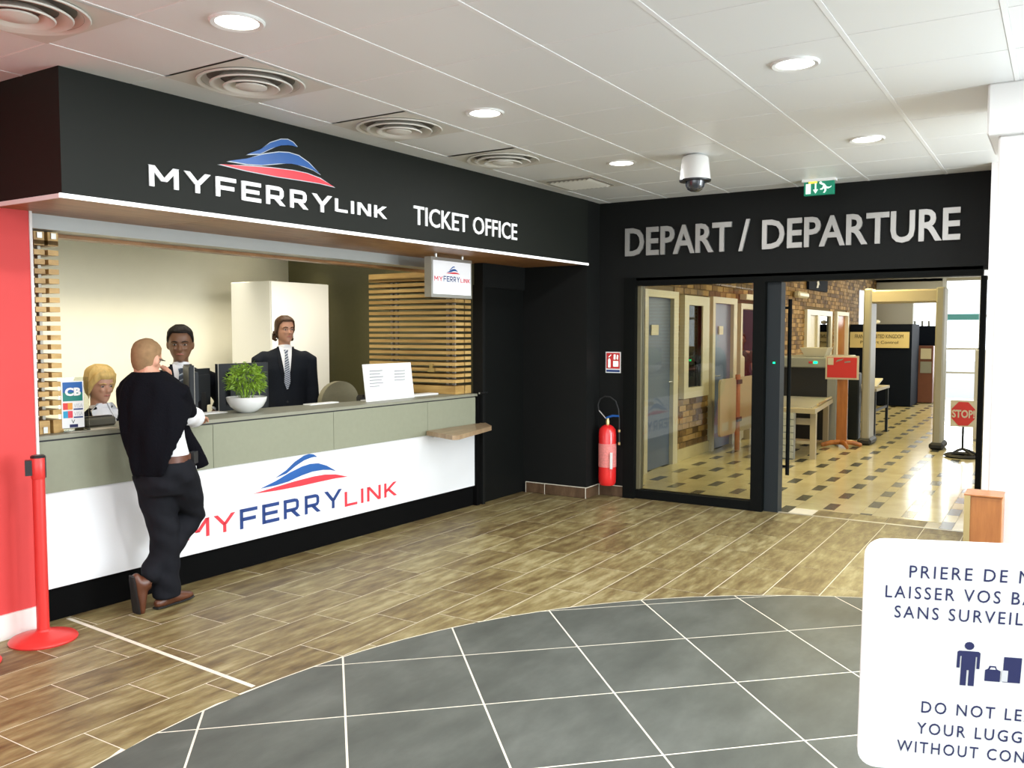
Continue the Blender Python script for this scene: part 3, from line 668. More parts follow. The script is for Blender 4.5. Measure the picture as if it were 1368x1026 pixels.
tag(MB().box(11.35, 11.48, 5.84, 5.90, 1.28, 1.48).build('wall_phone', M['machine']), 'small grey phone on the side room wall', 'phone')
# open booth with the seated officer
w5 = struct('door_4', MB().box(12.78, 12.86, 4.04, 4.2, 0, 2.06).box(14.22, 14.3, 4.04, 4.2, 0, 2.06).box(12.86, 14.22, 4.04, 4.2, 1.98, 2.06), M['cream_frame'], 'opening with a cream head in the brick wall where an officer stands', 'doorway')
struct('wall_booth', MB().box(12.5, 16.5, 5.5, 5.6, 0, 2.6).box(12.5, 12.6, 4.3, 5.6, 0, 2.6).box(16.4, 16.5, 4.3, 5.6, 0, 2.6), M['booth_blue'], 'blue wall inside the officer booth', 'wall')
area('booth_lamp', (14.2, 4.9, 2.4), .6, .3, 12, (1, .9, .7))
tag(MB().bbox(12.88, 13.20, 4.10, 4.2, .0, 1.28, .03).build('upright_screen', M['cream_frame']), 'pale upright panel beside the officer in the booth opening', 'screen')
tag(MB().box(13.22, 14.2, 4.02, 4.2, 0, .80).box(13.21, 14.2, 3.98, 4.2, .80, .84).build('booth_counter', M['machine_warm']), 'beige counter in front of the officer', 'counter')
gt = thing('swing_gate', (11.9, 3.8, 0), 'cream rounded half-height swing gate before the second blue door', 'gate')
q = MB(); pl = []
for cx, cz, a0 in ((.60, .94, 0), (.08, .94, 90), (.08, .32, 180), (.60, .32, 270)):
    for t in range(5): an = R(a0+t*22.5); pl.append((cx+.07*math.cos(an), cz+.07*math.sin(an)))
q.prism(pl, (11.18, 3.80, .0), (1, 0, 0), (0, 0, 1), (0, 1, 0), .03); q.build('gate_panel', M['machine_warm'], gt)
pl2 = [(a, b) for a, b in pl]; MB().prism(pl2, (12.02, 3.80, .0), (1, 0, 0), (0, 0, 1), (0, 1, 0), .03).build('gate_panel', M['machine_warm'], gt)
MB().tube([(11.95, 3.81, 0), (11.95, 3.81, 1.05)], .035, 10).build('post', M['orange_wood'], gt)
for z in (.40, .92): MB().box(11.86, 12.04, 3.775, 3.80, z, z+.06).build('hinge', M['rubber'], gt)
# hatch windows further along
w6 = struct('window_5', MB().box(16.8, 17.05, 4.06, 4.16, 1.0, 2.06).box(18.75, 18.9, 4.06, 4.16, 1.0, 2.06).box(17.05, 18.75, 4.06, 4.16, 1.96, 2.06).box(17.62, 17.80, 4.06, 4.16, 1.0, 1.96), M['cream_frame'], 'framed hatch window in the brick wall past the tray', 'window')
MB().box(17.05, 17.62, 4.10, 4.12, 1.0, 1.96).build('blind', M['cream'], w6); MB().box(17.8, 18.75, 4.10, 4.106, 1.0, 1.96).build('pane', M['glass'], w6)
struct('wall_hatch_room', MB().box(16.7, 19.0, 4.9, 5.0, 0, 2.6), M['dim_room'], 'pale wall behind the hatch window', 'wall')
area('hatch_lamp', (18, 4.6, 2.4), .6, .2, 10, (1, .95, .8))
MB().box(18.05, 18.5, 4.12, 4.14, 1.30, 1.62).build('screen', M['blackplastic'], w6)
d5 = struct('door_5', MB().box(19.3, 19.4, 4.05, 4.16, 0, 2.07).box(20.4, 20.5, 4.05, 4.16, 0, 2.07).box(19.4, 20.4, 4.05, 4.16, 1.99, 2.07), M['white_wall'], 'far door opening with a white frame and orange wood leaf', 'door')
MB().box(19.4, 20.4, 4.12, 4.15, 0, 1.99).build('door_leaf', M['orange_wood'], d5)
struct('window_6', MB().box(21.9, 22.9, 4.09, 4.11, 1.75, 2.62), mat('bright_pane', (.8, .85, .9), .3, emis=(.8, .9, 1), estr=1.0), 'narrow bright window high on the brick wall', 'window')

# ---- departure doors: frame, fixed pane, open leaf
df = struct('door_6', MB().box(7.87, 8.03, 3.535, 3.655, 0, 2.16), M['frame_black'], 'black framed glass departure doors, left pane fixed, right leaf open', 'door')
MB().box(7.93, 8.02, 3.50, 3.535, .09, 2.09).build('glazing_bead', M['frame_gold'], df)
MB().box(7.90, 8.03, .56, 3.535, 2.085, 2.16).build('frame_head', M['frame_black'], df)
MB().box(7.91, 8.02, 2.375, 3.535, 0, .085).build('bottom_rail', M['frame_black'], df)
MB().box(7.90, 8.03, 2.285, 2.39, 0, 2.085).build('door_post', M['frame_black'], df)
pn = MB().box(7.972, 7.982, 2.39, 3.50, .085, 2.085).build('fixed_pane', M['glass'], df, smooth=False)
MB().box(7.96, 8.10, 2.155, 2.28, 0, 2.085).build('leaf_post', M['frame_edge'], df)
MB().box(8.095, 8.10, 2.165, 2.19, .3, 1.9).build('seal', M['metal'], df)
MB().box(7.945, 7.96, 2.20, 2.215, 1.353, 1.365).build('indicator', M['ledgreen'], df)
LD = V((.965, .262, 0)).normalized(); LN = V((-LD.y, LD.x, 0)); L0 = V((8.10, 2.21, 0))
lf = MB().obox(L0+LD*.43+Z_(1.045), LD*.43, LN*.005, Z_(1.02)).build('leaf_pane', M['glass'], df, smooth=False)
for z in (.03, 2.06): MB().obox(L0+LD*.43+Z_(z), LD*.43, LN*.018, Z_(.022)).build('leaf_rail', M['frame_black'], df)
MB().tube([(8.27, 2.155, .30), (8.27, 2.155, 1.94)], .018, 10).tube([(8.27, 2.155, .38), (8.27, 2.22, .38)], .012, 8).tube([(8.27, 2.155, 1.86), (8.27, 2.22, 1.86)], .012, 8).build('pull_handle', M['frame_black'], df)
MB().tube([(8.27, 2.285, .30), (8.27, 2.285, 1.94)], .018, 10).tube([(8.27, 2.285, .38), (8.27, 2.22, .38)], .012, 8).tube([(8.27, 2.285, 1.86), (8.27, 2.22, 1.86)], .012, 8).build('pull_handle', M['frame_black'], df)
MB().box(7.93, 8.03, .535, .575, 0, 2.085).build('right_jamb', M['frame_black'], df)
struct('trim_5', B(7.97, 8.0, .56, 3.53, 0, .003), M['metal'], 'thin metal threshold strip under the departure doors', 'threshold')
# ================================================================ SIGNS ON THE WALLS
sg = thing('fascia_sign', (2.9, 4.05, 2.38), 'white lettering MYFERRYLINK with blue and red crescents on the bulkhead', 'sign')
def fpt(x, z): # point on fascia front plane at world x
    t = (x-FA.x)/(FB.x-FA.x); y = FA.y+(FB.y-FA.y)*t; return V((x, y, z))+N3*.002
stroke_letters('MYFERRY', fpt(2.925, 2.400), U3, Z3, N3, 1.305, .110, M['letter_white'], sg, thick=.008, t=.21)
stroke_letters('LINK', fpt(4.262, 2.420), U3, Z3, N3, .49, .083, M['letter_white'], sg, thick=.008, t=.22)
swoosh(fpt(3.37, 2.572), U3, Z3, N3, .885, .235, sg, .006, outline=True)
sg = thing('ticket_office_sign', (5.1, 4.0, 2.4), 'white lettering TICKET OFFICE on the bulkhead, right of the logo', 'sign')
letters('TICKET OFFICE', fpt(5.045, 2.413), U3, Z3, N3, 1.345, .138, M['letter_white'], sg, thick=.008, bold=.008)
sg = thing('departure_sign', (7.89, 2.2, 2.37), 'brushed steel raised lettering DEPART / DEPARTURE over the glass doors', 'sign')
nX = V((-1, 0, 0)); uY = V((0, -1, 0))
letters('DEPART', (7.898, 3.648, 2.372), uY, Z3, nX, 1.055, .268, M['letter_steel'], sg, thick=.025, bold=.02)
letters('/', (7.898, 2.525, 2.367), uY, Z3, nX, .10, .285, M['letter_steel'], sg, thick=.025, bold=.012)
letters('DEPARTURE', (7.898, 2.312, 2.370), uY, Z3, nX, 1.585, .263, M['letter_steel'], sg, thick=.025, bold=.02)

# ================================================================ TICKET COUNTER
CA, CB = V((2.685, 4.785)), V((6.80, 4.665)); cu_ = (CB-CA).normalized(); cn = V((cu_.y, -cu_.x)); CU = V((cu_.x, cu_.y, 0)); CN = V((cn.x, cn.y, 0)); CLEN = (CB-CA).length
def cpt(d, z, off=0): return V((CA.x, CA.y, z))+CU*d+CN*off
counter = thing('ticket_counter', (4.7, 4.9, 0), 'long ticket counter, grey-green band over a white lit front with the blue and red logo', 'counter')
def cbox(d0, d1, z0, z1, o0, o1): return MB().obox((cpt(d0, z0, o0)+cpt(d1, z1, o1))/2, CU*(d1-d0)/2, CN*abs(o1-o0)/2, Z3*(z1-z0)/2)
cbox(0, CLEN, 0, .19, -.045, -.025).build('kickboard', M['kick'], counter, smooth=False)
cbox(0, CLEN-.005, .19, .735, -.03, -.004).build('white_front', M['white_gloss'], counter, smooth=False)
for a, b in ((0, 1.15), (1.154, 2.25), (2.254, 3.38), (3.384, CLEN)): cbox(a, b, .735, 1.026, -.03, .006).build('upper_panel', M['grey_panel'], counter, smooth=False)
cbox(0, CLEN, 1.026, 1.036, -.05, -.002).build('shadow_gap', M['gap'], counter, smooth=False)
q = MB(); tp = [cpt(0, 0, .008), cpt(CLEN, 0, .008), V((6.80, 4.90, 0)), V((5.45, 5.02, 0)), V((4.45, 5.20, 0)), V((2.68, 5.20, 0))]
k = len(tp); q.add([(p.x, p.y, 1.036) for p in tp]+[(p.x, p.y, 1.058) for p in tp], [tuple(range(k-1, -1, -1)), tuple(range(k, 2*k))]+[(i, (i+1) % k, k+(i+1) % k, k+i) for i in range(k)])
q.build('worktop', M['worktop'], counter, smooth=False)
MB().box(2.70, 2.74, 4.82, 5.15, 0, 1.036).build('end_panel', M['grey_panel'], counter); MB().box(6.77, 6.82, 4.645, 4.9, 0, 1.036).build('end_panel', M['kick'], counter)
MB().box(2.74, 6.77, 4.90, 4.93, 0, 1.036).build('back_panel', M['grey_panel'], counter)
lg = cpt(0, 0, .001)
def fr(x, z): return cpt((x-CA.x)/cu_.x, z, -.004)
stroke_letters('MY', fr(3.62, .290), CU, Z3, CN, .385, .122, M['logo_red'], counter, t=.17)
stroke_letters('FERRY', fr(4.05, .283), CU, Z3, CN, .968, .138, M['logo_navy'], counter, t=.175)
stroke_letters('LINK', fr(5.055, .272), CU, Z3, CN, .605, .116, M['logo_red'], counter, t=.16)
swoosh(fr(4.169, .503), CU, Z3, CN, .922, .228, counter, .004)
sh = thing('writing_shelf', (6.4, 4.5, .74), 'small oak shelf projecting from the right end of the counter front', 'shelf')
q = MB(); pl = [(6.03, 4.69), (5.93, 4.36), (5.95, 4.31), (5.98, 4.285), (6.66, 4.405), (6.70, 4.42), (6.93, 4.70)]
pl = [(6.04, 4.675), (5.875, 4.275), (5.90, 4.25), (5.935, 4.245), (6.66, 4.405), (6.69, 4.425), (6.92, 4.655)]
k = len(pl); q.add([(a, b, .74) for a, b in pl]+[(a, b, .778) for a, b in pl], [tuple(range(k-1, -1, -1)), tuple(range(k, 2*k))]+[(i, (i+1) % k, k+(i+1) % k, k+i) for i in range(k)])
q.build('shelf_board', M['shelf_wood'], sh, smooth=False)
for x in (6.12, 6.62): MB().box(x, x+.03, 4.50, 4.66, .715, .74).build('bracket', M['metal'], sh)

# ---- slatted screens at both ends of the counter
def screen(nm, xs, y0, y1, z0, z1, n, lab, posts):
    t = thing(nm, ((xs[0][0]+xs[-1][1])/2, (y0+y1)/2, z0), lab, 'screen')
    pitch = (z1-z0-.13)/n
    for (xa, xb) in xs:
        tall = MB().box(xa, xb, y0, y1, z1-.075, z1-.002); tall.build('top_rail', M['slat'], t, smooth=False)
        MB().box(xa, xb, y0, y1, z0, z0+.075).build('bottom_rail', M['slat'], t, smooth=False)
        me = MB().box(-(xb-xa)/2, (xb-xa)/2, -(y1-y0)/2, (y1-y0)/2, -.0145, .0145).mesh('slat', smooth=False)
        for i in range(n):
            piece('slat', me, M['slat'], t, ((xa+xb)/2, (y0+y1)/2, z0+.10+pitch*(i+.35)))
    for px_, py in posts: MB().box(px_-.009, px_+.009, py-.016, py+.016, z0, z1-.01).build('post', M['lightmetal'], t, smooth=False)
    return t
rs = screen('slatted_screen', [(6.575, 6.715), (6.735, 6.83)], 4.75, 5.79, 1.06, 2.20, 19, 'pine slatted screen at the right end of the counter by the black door', [(6.725, 5.62), (6.725, 5.56), (6.725, 4.94), (6.725, 4.87)])
MB().box(6.560, 6.575, 4.98, 5.06, 1.262, 1.30).box(6.560, 6.575, 5.0, 5.04, 1.30, 1.34).build('catch', M['brass'], rs)
ls = screen('slatted_screen', [(2.745, 2.805), (2.825, 2.885)], 4.86, 5.80, 1.06, 2.20, 19, 'pine slatted screen at the left end of the counter beside the red wall', [(2.735, 5.05), (2.815, 4.95), (2.815, 5.5)])
for x in (2.775, 2.855): MB().box(x-.014, x+.014, 4.852, 4.86, 2.16, 2.192).build('end_bracket', M['metal'], ls)
MB().box(2.763, 2.787, 4.852, 4.86, 1.065, 1.10).build('end_bracket', M['metal'], ls)

# ---- hanging logo sign
hs = thing('hanging_sign', (6.05, 4.43, 1.93), 'small white lightbox sign MYFERRYLINK hanging under the bulkhead', 'sign')
HA = V((5.76, 4.40, 0)); HU = V((1, -.015, 0)).normalized(); HN = V((HU.y, -HU.x, 0))
def hpt(a, z, o=0): return V((HA.x, HA.y, z))+HU*a+HN*o
MB().obox(hpt(.285, 2.09, -.035), HU*.285, HN*.035, Z3*.165).build('case', M['metal'], hs)
MB().obox(hpt(.285, 2.09, .002), HU*.262, HN*.003, Z3*.138).build('face', mat('lightbox_face', (.85, .85, .88), .4, emis=(.95, .97, 1), estr=.18), hs)
MB().tube([hpt(.1, 2.25, -.03), hpt(.1, 2.286, -.03)], .012, 8).tube([hpt(.47, 2.25, -.03), hpt(.47, 2.286, -.03)], .012, 8).build('hanger', M['metal'], hs)
for bd, a, w_, h_, mt in (('MY', .035, .112, .040, 'logo_red'), ('FERRY', .160, .225, .046, 'logo_navy'), ('LINK', .398, .135, .034, 'logo_red')):
    stroke_letters(bd, hpt(a, 2.058, .005), HU, Z3, HN, w_, h_, M[mt], hs, thick=.002, t=.17)
swoosh(hpt(.19, 2.125, .005), HU, Z3, HN, .20, .065, hs, .002)

# ---- exit sign, camera dome, downlights, air diffusers
ex = thing('exit_sign', (7.62, 1.765, 2.80), 'green emergency exit sign with running figure hanging from the ceiling', 'sign')
MB().box(7.60, 7.64, 1.645, 1.885, 2.775, 2.885).build('case', M['green'], ex); MB().box(7.58, 7.66, 1.63, 1.90, 2.885, 2.905).build('mount', M['white'], ex)
MB().box(7.588, 7.60, 1.78, 1.845, 2.872, 2.895).build('lamp', M['amber'], ex)
eo = V((7.599, 1.885, 2.775)); E = [[(.015, .012), (.055, .012), (.055, .095), (.015, .095)],
 [(.088, .10), (.100, .10), (.100, .045), (.115, .045), (.094, .012), (.073, .045), (.088, .045)],
 [(.135, .085), (.150, .095), (.165, .088), (.185, .062), (.205, .058), (.222, .068), (.218, .055), (.195, .045), (.182, .050), (.180, .030), (.168, .012), (.155, .014), (.168, .035), (.160, .052), (.150, .040), (.132, .040), (.130, .050), (.146, .052), (.156, .075)]]
exc = [c_ for c_ in bpy.data.objects if c_.parent == ex and c_.name.startswith('case')][0]; ORG[exc.name] = ORG[ex.name]
for pl in E: MB().prism(pl, eo, uY, Z3, nX, .002).build('pictogram', M['exit_white'], exc, smooth=False)
MB().lathe([(.011, 0), (.011, .002)], (7.597, 1.885-.135, 2.872), 12, (-1, 0, 0)).build('pictogram', M['exit_white'], exc)

cm = thing('security_camera', (6.1, 2.28, 2.64), 'white dome security camera hanging from the ceiling', 'camera')
MB().lathe([(.02, .27), (.06, .262), (.085, .25), (.095, .235), (.108, .10), (.110, .085)], (6.1, 2.28, 2.64), 28).build('housing', M['white'], cm)
MB().lathe([(.112, .075), (.114, .085), (.100, .09)], (6.1, 2.28, 2.64), 28).lathe([(.090, .078), (.111, .075), (.112, .08)], (6.1, 2.28, 2.64), 28, cap=False).build('ring', M['blackplastic'], cm)
MB().lathe([(.004, 0), (.03, .004), (.052, .018), (.066, .042), (.070, .078)], (6.1, 2.28, 2.64), 24).build('dome', M['smoke'], cm)
MB().tube([(6.1, 2.28, 2.90), (6.1, 2.28, 2.905)], .05, 16).build('mount', M['white'], cm)

def downlight(x, y, lab, group=None):
    t = thing('downlight', (x, y, CZ-.012), lab, 'light', group)
    MB().lathe([(.088, .004), (.106, 0), (.112, .006), (.112, .012)], (x, y, CZ-.012), 28, cap=False).build('rim', M['white'], t)
    MB().lathe([(.001, .010), (.09, .010), (.09, .014)], (x, y, CZ-.014), 24).build('diffuser', M['lens'], t)
for x, y, lb in ((2.51, 2.905, 'lit round downlight nearest above the bulkhead lettering'), (4.29, 2.88, 'lit round downlight near the middle, between two round air vents'), (6.085, 2.853, 'small lit downlight nearest the camera dome'),
                 (4.296, 1.118, 'large lit downlight at the upper right, alone on its panel'), (6.20, 1.14, 'lit downlight in front of the exit sign, right of it')):
    downlight(x, y, lb)
def diffuser(x, y, lab):
    t = thing('air_vent', (x, y, CZ-.05), lab, 'vent')
    q = MB(); n = 40; R0 = .262   # square plate with round hole
    for i in range(n):
        a0, a1 = 2*PI*i/n, 2*PI*(i+1)/n
        sq = lambda a: (.292*math.cos(a)/max(abs(math.cos(a)), abs(math.sin(a))), .292*math.sin(a)/max(abs(math.cos(a)), abs(math.sin(a))))
        p0, p1 = sq(a0), sq(a1)
        q.add([(x+p0[0], y+p0[1], CZ-.006), (x+p1[0], y+p1[1], CZ-.006), (x+R0*math.cos(a1), y+R0*math.sin(a1), CZ-.006), (x+R0*math.cos(a0), y+R0*math.sin(a0), CZ-.006)], [(0, 1, 2, 3)])
    q.build('plate', M['diff'], t)
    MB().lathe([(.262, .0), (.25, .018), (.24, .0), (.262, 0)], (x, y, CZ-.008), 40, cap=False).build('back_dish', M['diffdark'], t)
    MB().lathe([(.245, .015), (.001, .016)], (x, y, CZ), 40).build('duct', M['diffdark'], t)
    for r0, r1, z in ((.268, .215, -.012), (.205, .150, -.022), (.140, .085, -.032)):
        MB().lathe([(r0, z), (r0-.004, z-.006), (r0-.018, z-.004), (r1, z+.028), (r1+.004, z+.032), (r0, z)], (x, y, CZ), 40, cap=False).build('ring', M['diff'], t)
    MB().lathe([(.001, -.044), (.045, -.042), (.075, -.034), (.078, -.028), (.001, -.026)], (x, y, CZ), 32).build('centre_disc', M['diff'], t)
for (x, y), lb in zip(DIFFS[:4], ('round air vent at the upper left corner, left of the lit bulkhead corner', 'round air vent above the MYFERRYLINK lettering', 'middle round air vent beside a lit downlight', 'smallest round air vent, above TICKET OFFICE')): diffuser(x, y, lb)
x, y = DIFFS[4]; t = thing('air_grille', (x, y, CZ-.03), 'flat square air grille nearest the dark corner', 'vent')
MB().box(x-.30, x+.30, y-.292, y+.292, CZ-.002, CZ+.01).build('plate', M['diff'], t); MB().box(x-.22, x+.22, y-.21, y+.21, CZ-.008, CZ-.002).build('frame', M['diffdark'], t)
for i in range(9): MB().obox((x, y-.17+i*.043, CZ-.012), (.20, 0, 0), (0, .018, -.008), (0, .001, .001)).build('slat', M['diff'], t, smooth=False)

# ---- extinguisher, its sign
fx = thing('fire_extinguisher', (7.8, 3.79, .12), 'red fire extinguisher with black hose hung on the black wall', 'extinguisher')
c = (7.80, 3.787, .12)
MB().lathe([(.04, .0), (.072, .008), (.085, .035), (.087, .10), (.087, .52), (.080, .56), (.055, .59), (.028, .605)], c, 28).build('cylinder', M['extred'], fx)
MB().lathe([(.0882, .19), (.0882, .42)], c, 28, cap=False).build('label_band', mat('label_pink_print', (.72, .22, .20), .5, noise=.35, nscale=60), fx)
MB().box(7.715, 7.735, 3.70, 3.718, .30, .46).build('tag', M['paper'], fx)
MB().lathe([(.02, .60), (.022, .64), (.016, .66), (.012, .68)], c, 14).build('valve', M['brass'], fx)
MB().tube([(7.79, 3.80, .79), (7.79, 3.73, .815), (7.79, 3.66, .815)], [.010, .012, .010], 8).build('lever', M['blueplastic'], fx)
MB().tube([(7.80, 3.80, .78), (7.80, 3.84, .82), (7.80, 3.88, .86)], [.012, .010, .010], 8).build('hose_nozzle', M['chrome'], fx)
MB().tube([(7.80, 3.885, .86), (7.80, 3.893, .92), (7.80, 3.87, .975), (7.80, 3.82, 1.003), (7.80, 3.76, 1.0), (7.80, 3.70, .96), (7.80, 3.67, .88), (7.80, 3.662, .78), (7.80, 3.660, .56)], .007, 8).build('hose', M['rubber'], fx)
for z in (.67, .545): MB().tube([(7.80, 3.660, z-.012), (7.80, 3.660, z+.012)], .012, 8).build('hose_clip', M['brass'], fx)
MB().box(7.86, 7.90, 3.75, 3.82, .55, .62).build('wall_bracket', M['rubber'], fx)
xs_g = thing('extinguisher_sign', (7.89, 3.776, 1.23), 'small red and white extinguisher sign on the black wall', 'sign')
MB().box(7.894, 7.899, 3.694, 3.858, 1.232, 1.44).build('plate', M['paper'], xs_g)
MB().box(7.890, 7.894, 3.704, 3.848, 1.275, 1.43).build('red_field', M['sign_red'], xs_g)
MB().box(7.890, 7.894, 3.704, 3.848, 1.242, 1.262).build('blue_field', M['logo_navy'], xs_g)
so = V((7.8895, 3.848, 1.275))
for pl in ([(.02, .01), (.045, .01), (.045, .085), (.038, .10), (.027, .10), (.02, .085)], [(.03, .11), (.055, .135), (.05, .14), (.022, .115)], [(.075, .02), (.13, .02), (.13, .075), (.075, .075)], [(.08, .09), (.10, .09), (.10, .14), (.08, .14)], [(.11, .10), (.125, .085), (.13, .13), (.118, .14)]):
    MB().prism(pl, so, uY, Z3, nX, .002).build('pictogram', M['exit_white'], xs_g, smooth=False)

# ---- stanchions
def stanchion(x, y, lab):
    t = thing('barrier_post', (x, y, 0), lab, 'barrier post', None)
    MB().lathe([(.165, 0), (.168, .008), (.160, .018), (.12, .030), (.07, .044), (.040, .052), (.034, .06)], (x, y, 0), 36).build('base', M['stan_red'], t)
    MB().lathe([(.031, .05), (.031, .865)], (x, y, 0), 20).build('pole', M['stan_red'], t)
    MB().lathe([(.033, .865), (.035, .87), (.035, .975), (.032, .98)], (x, y, 0), 20).build('head', M['stan_red'], t)
    d = V((-.85, .53, 0)); r = V((.53, .85, 0))
    MB().obox(V((x, y, .925))+d*.042, d*.018, r*.022, Z3*.040).build('belt_cassette', M['blackplastic'], t)
    MB().lathe([(.0355, .976), (.0365, .985), (.030, .99)], (x, y, 0), 20).obox(V((x, y, .925))-d*.034, d*.004, r*.012, Z3*.055).build('cap', M['blackplastic'], t)
stanchion(2.555, 4.55, 'red belt barrier post standing in front of the red wall')
stanchion(2.135, 4.52, 'second red barrier post, only its base edge showing at the left border')

# ---- things on the counter
hd = thing('card_sign_holder', (2.92, 4.84, 1.058), 'clear leaflet stand with a bank card payment sign beside the left slats', 'sign')
ang = V((.98, -.17, 0)).normalized(); an_n = V((ang.y, -ang.x, 0)); o = V((2.875, 4.86, 1.062)); tilt = Z3
MB().obox(o+ang*.07+Z3*.155-an_n*.006, ang*.085, an_n*.002, Z3*.157).obox(o+ang*.07+Z3*.004+an_n*-.04, ang*.085, an_n*.05, Z3*.003).build('acrylic_stand', M['acrylic'], hd, smooth=False)
MB().obox(o+ang*.063+Z3*.155, ang*.062, an_n*.0015, Z3*.135).build('card', M['paper'], hd, smooth=False)
def cq(a0, a1, z0, z1, m, off=.002, nm='print'): MB().obox(o+ang*(a0+a1)/2+Z3*(z0+z1)/2+an_n*off, ang*(a1-a0)/2, an_n*.0008, Z3*(z1-z0)/2).build(nm, m, hd, smooth=False)
cq(.008, .118, .175, .285, mat('card_green', (.01, .22, .17), .5)); cq(.008, .118, .225, .285, mat('card_blue', (.01, .10, .35), .5), .0028)
q, _ = text_mesh('CB', o+ang*.02+Z3*.205+an_n*.004, ang, Z3, an_n, .088, .048, .001, .05); q.build('lettering', M['paper'], hd, smooth=False)
cq(.008, .06, .126, .165, mat('card_red', (.75, .05, .04), .5)); cq(.034, .06, .126, .165, mat('card_orange', (.85, .35, .05), .5), .0028)
cq(.008, .034, .078, .118, mat('card_cyan', (.02, .35, .60), .5)); cq(.034, .06, .078, .118, M['logo_red'], .0028)
for z in (.135, .088):
    q, _ = text_mesh('VISA', o+ang*.068+Z3*z+an_n*.002, ang, Z3, an_n, .05, .024, .001, .0); q.build('lettering', M['faint_text'], hd, smooth=False); cq(.066, .118, z-.012, z-.004, M['logo_navy'])
q, _ = text_mesh('V', o+ang*.052+Z3*.045+an_n*.002, ang, Z3, an_n, .02, .022, .001, .0); q.build('lettering', M['blackplastic'], hd, smooth=False)
cq(.042, .088, .022, .040, M['navy_text'])
tm = thing('card_terminal', (3.18, 5.03, 1.058), 'low dark grey box on the counter in front of the blonde woman', 'terminal')
MB().bbox(3.09, 3.30, 4.98, 5.10, 1.058, 1.115, .012).build('case', mat('taupe_plastic', (.10, .095, .07), .5), tm)
MB().box(3.10, 3.28, 4.995, 5.03, 1.115, 1.122).build('lid', M['blackplastic'], tm)
tag(B(2.90, 3.2, 4.82, 4.90, 1.0585, 1.061).build('leaflet', M['cream'], org=(3.05, 4.86, 1.0585)), 'flat cream leaflet lying on the counter before the card stand', 'leaflet')
pt = thing('potted_plant', (4.315, 4.965, 1.058), 'bushy green plant in a white bowl on the counter', 'plant')
c = (4.315, 4.965, 1.058)
MB().lathe([(.045, 0), (.075, .012), (.115, .045), (.137, .085), (.143, .112), (.138, .114), (.125, .085)], c, 32, cap=False).lathe([(.001, .002), (.046, .0)], c, 32, cap=False).build('bowl', M['plantpot'], pt)
MB().lathe([(.001, .098), (.135, .098)], c, 24, cap=False).build('soil', M['leather'], pt)
q = MB()
for i in range(110):
    a, r = random.uniform(0, 2*PI), .13*math.sqrt(random.random()); s_ = random.uniform(.006, .011)
    q.ball((c[0]+r*math.cos(a), c[1]+r*math.sin(a), c[2]+.103), s_, s_*.8, s_*.7, 6, 4)
q.build('pebbles', M['pebble'], pt, kind='stuff')
q = MB(); st = MB()
for i in range(26):
    a = random.uniform(0, 2*PI); r = .09*math.sqrt(random.random()); top = V((c[0]+r*1.15*math.cos(a), c[1]+r*1.1*math.sin(a), c[2]+.16+random.uniform(.02, .15)*(1-r*4)))
    st.tube([(c[0]+r*.4*math.cos(a), c[1]+r*.4*math.sin(a), c[2]+.09), (c[0]+r*.9*math.cos(a), c[1]+r*.9*math.sin(a), (c[2]+.09+top.z)/2+.02), top], .0025, 5)
for i in range(1050):
    a = random.uniform(0, 2*PI); ph = math.acos(random.uniform(-.75, 1)); rr = random.uniform(.55, 1.0)
    p = V((c[0]+.135*rr*math.sin(ph)*math.cos(a), c[1]+.125*rr*math.sin(ph)*math.sin(a), c[2]+.235+.125*rr*math.cos(ph)))
    d = V((math.sin(ph)*math.cos(a)+random.gauss(0, .5), math.sin(ph)*math.sin(a)+random.gauss(0, .5), .35*math.cos(ph)-.35+random.gauss(0, .5))).normalized()
    if random.random() < .35: d = V((d.x, d.y, abs(d.z)))
    L_ = random.uniform(.028, .05); wv = d.cross(V((random.gauss(0, 1), random.gauss(0, 1), random.gauss(0, 1)))).normalized()*random.uniform(.0035, .006); bend = V((0, 0, -.006))
    q.add([p, p+d*L_*.45+wv, p+d*L_+bend, p+d*L_*.45-wv], [(0, 1, 2), (0, 2, 3)])
q.build('foliage', M['leaf'], pt, kind='stuff', smooth=False); st.build('stems', M['leaf'], pt, kind='stuff')
nt_ = thing('notice_board', (5.79, 4.88, 1.058), 'white upright notice with faint print standing on the counter', 'notice')
MB().obox((5.795, 4.885, 1.213), (.315, -.0, 0), (0, .004, 0), (0, .02, .155)).build('board', M['paper'], nt_, smooth=False)
for i, (a, wd) in enumerate(((.0, .16), (.0, .13), (0, .17), (0, .15), (0, .17), (0, .12), (0, .15), (0, .10))):
    MB().obox((5.54+wd/2, 4.878+(.31-.08-i*.024)*.0-.001, 1.33-.018-i*.026), (wd/2, 0, 0), (0, .0012, 0), (0, .0, .0032)).build('print_line', M['print'], nt_, smooth=False)
for i in range(4): MB().obox((5.84+.09, 4.877, 1.30-i*.026), (.07, 0, 0), (0, .0012, 0), (0, 0, .003)).build('print_line', M['print'], nt_, smooth=False)
MB().box(5.55, 6.04, 4.90, 4.99, 1.058, 1.066).build('foot', M['white'], nt_)
tag(MB().bbox(6.12, 6.50, 4.885, 5.0, 1.058, 1.075, .004).build('paper_stack', M['paper'], org=(6.3, 4.93, 1.058)), 'short stack of white paper behind the upright notice', 'paper')
tag(MB().box(5.0, 5.32, 5.02, 5.10, 1.058, 1.066).build('paper_sheet', M['paper'], org=(5.1, 5.05, 1.058)), 'white sheet on the counter before the long-haired man', 'paper')
tag(MB().box(4.0, 4.24, 5.08, 5.19, 1.058, 1.064).build('paper_sheet', M['paper'], org=(4.1, 5.1, 1.058)), 'white papers beneath the monitors beside the plant', 'paper')
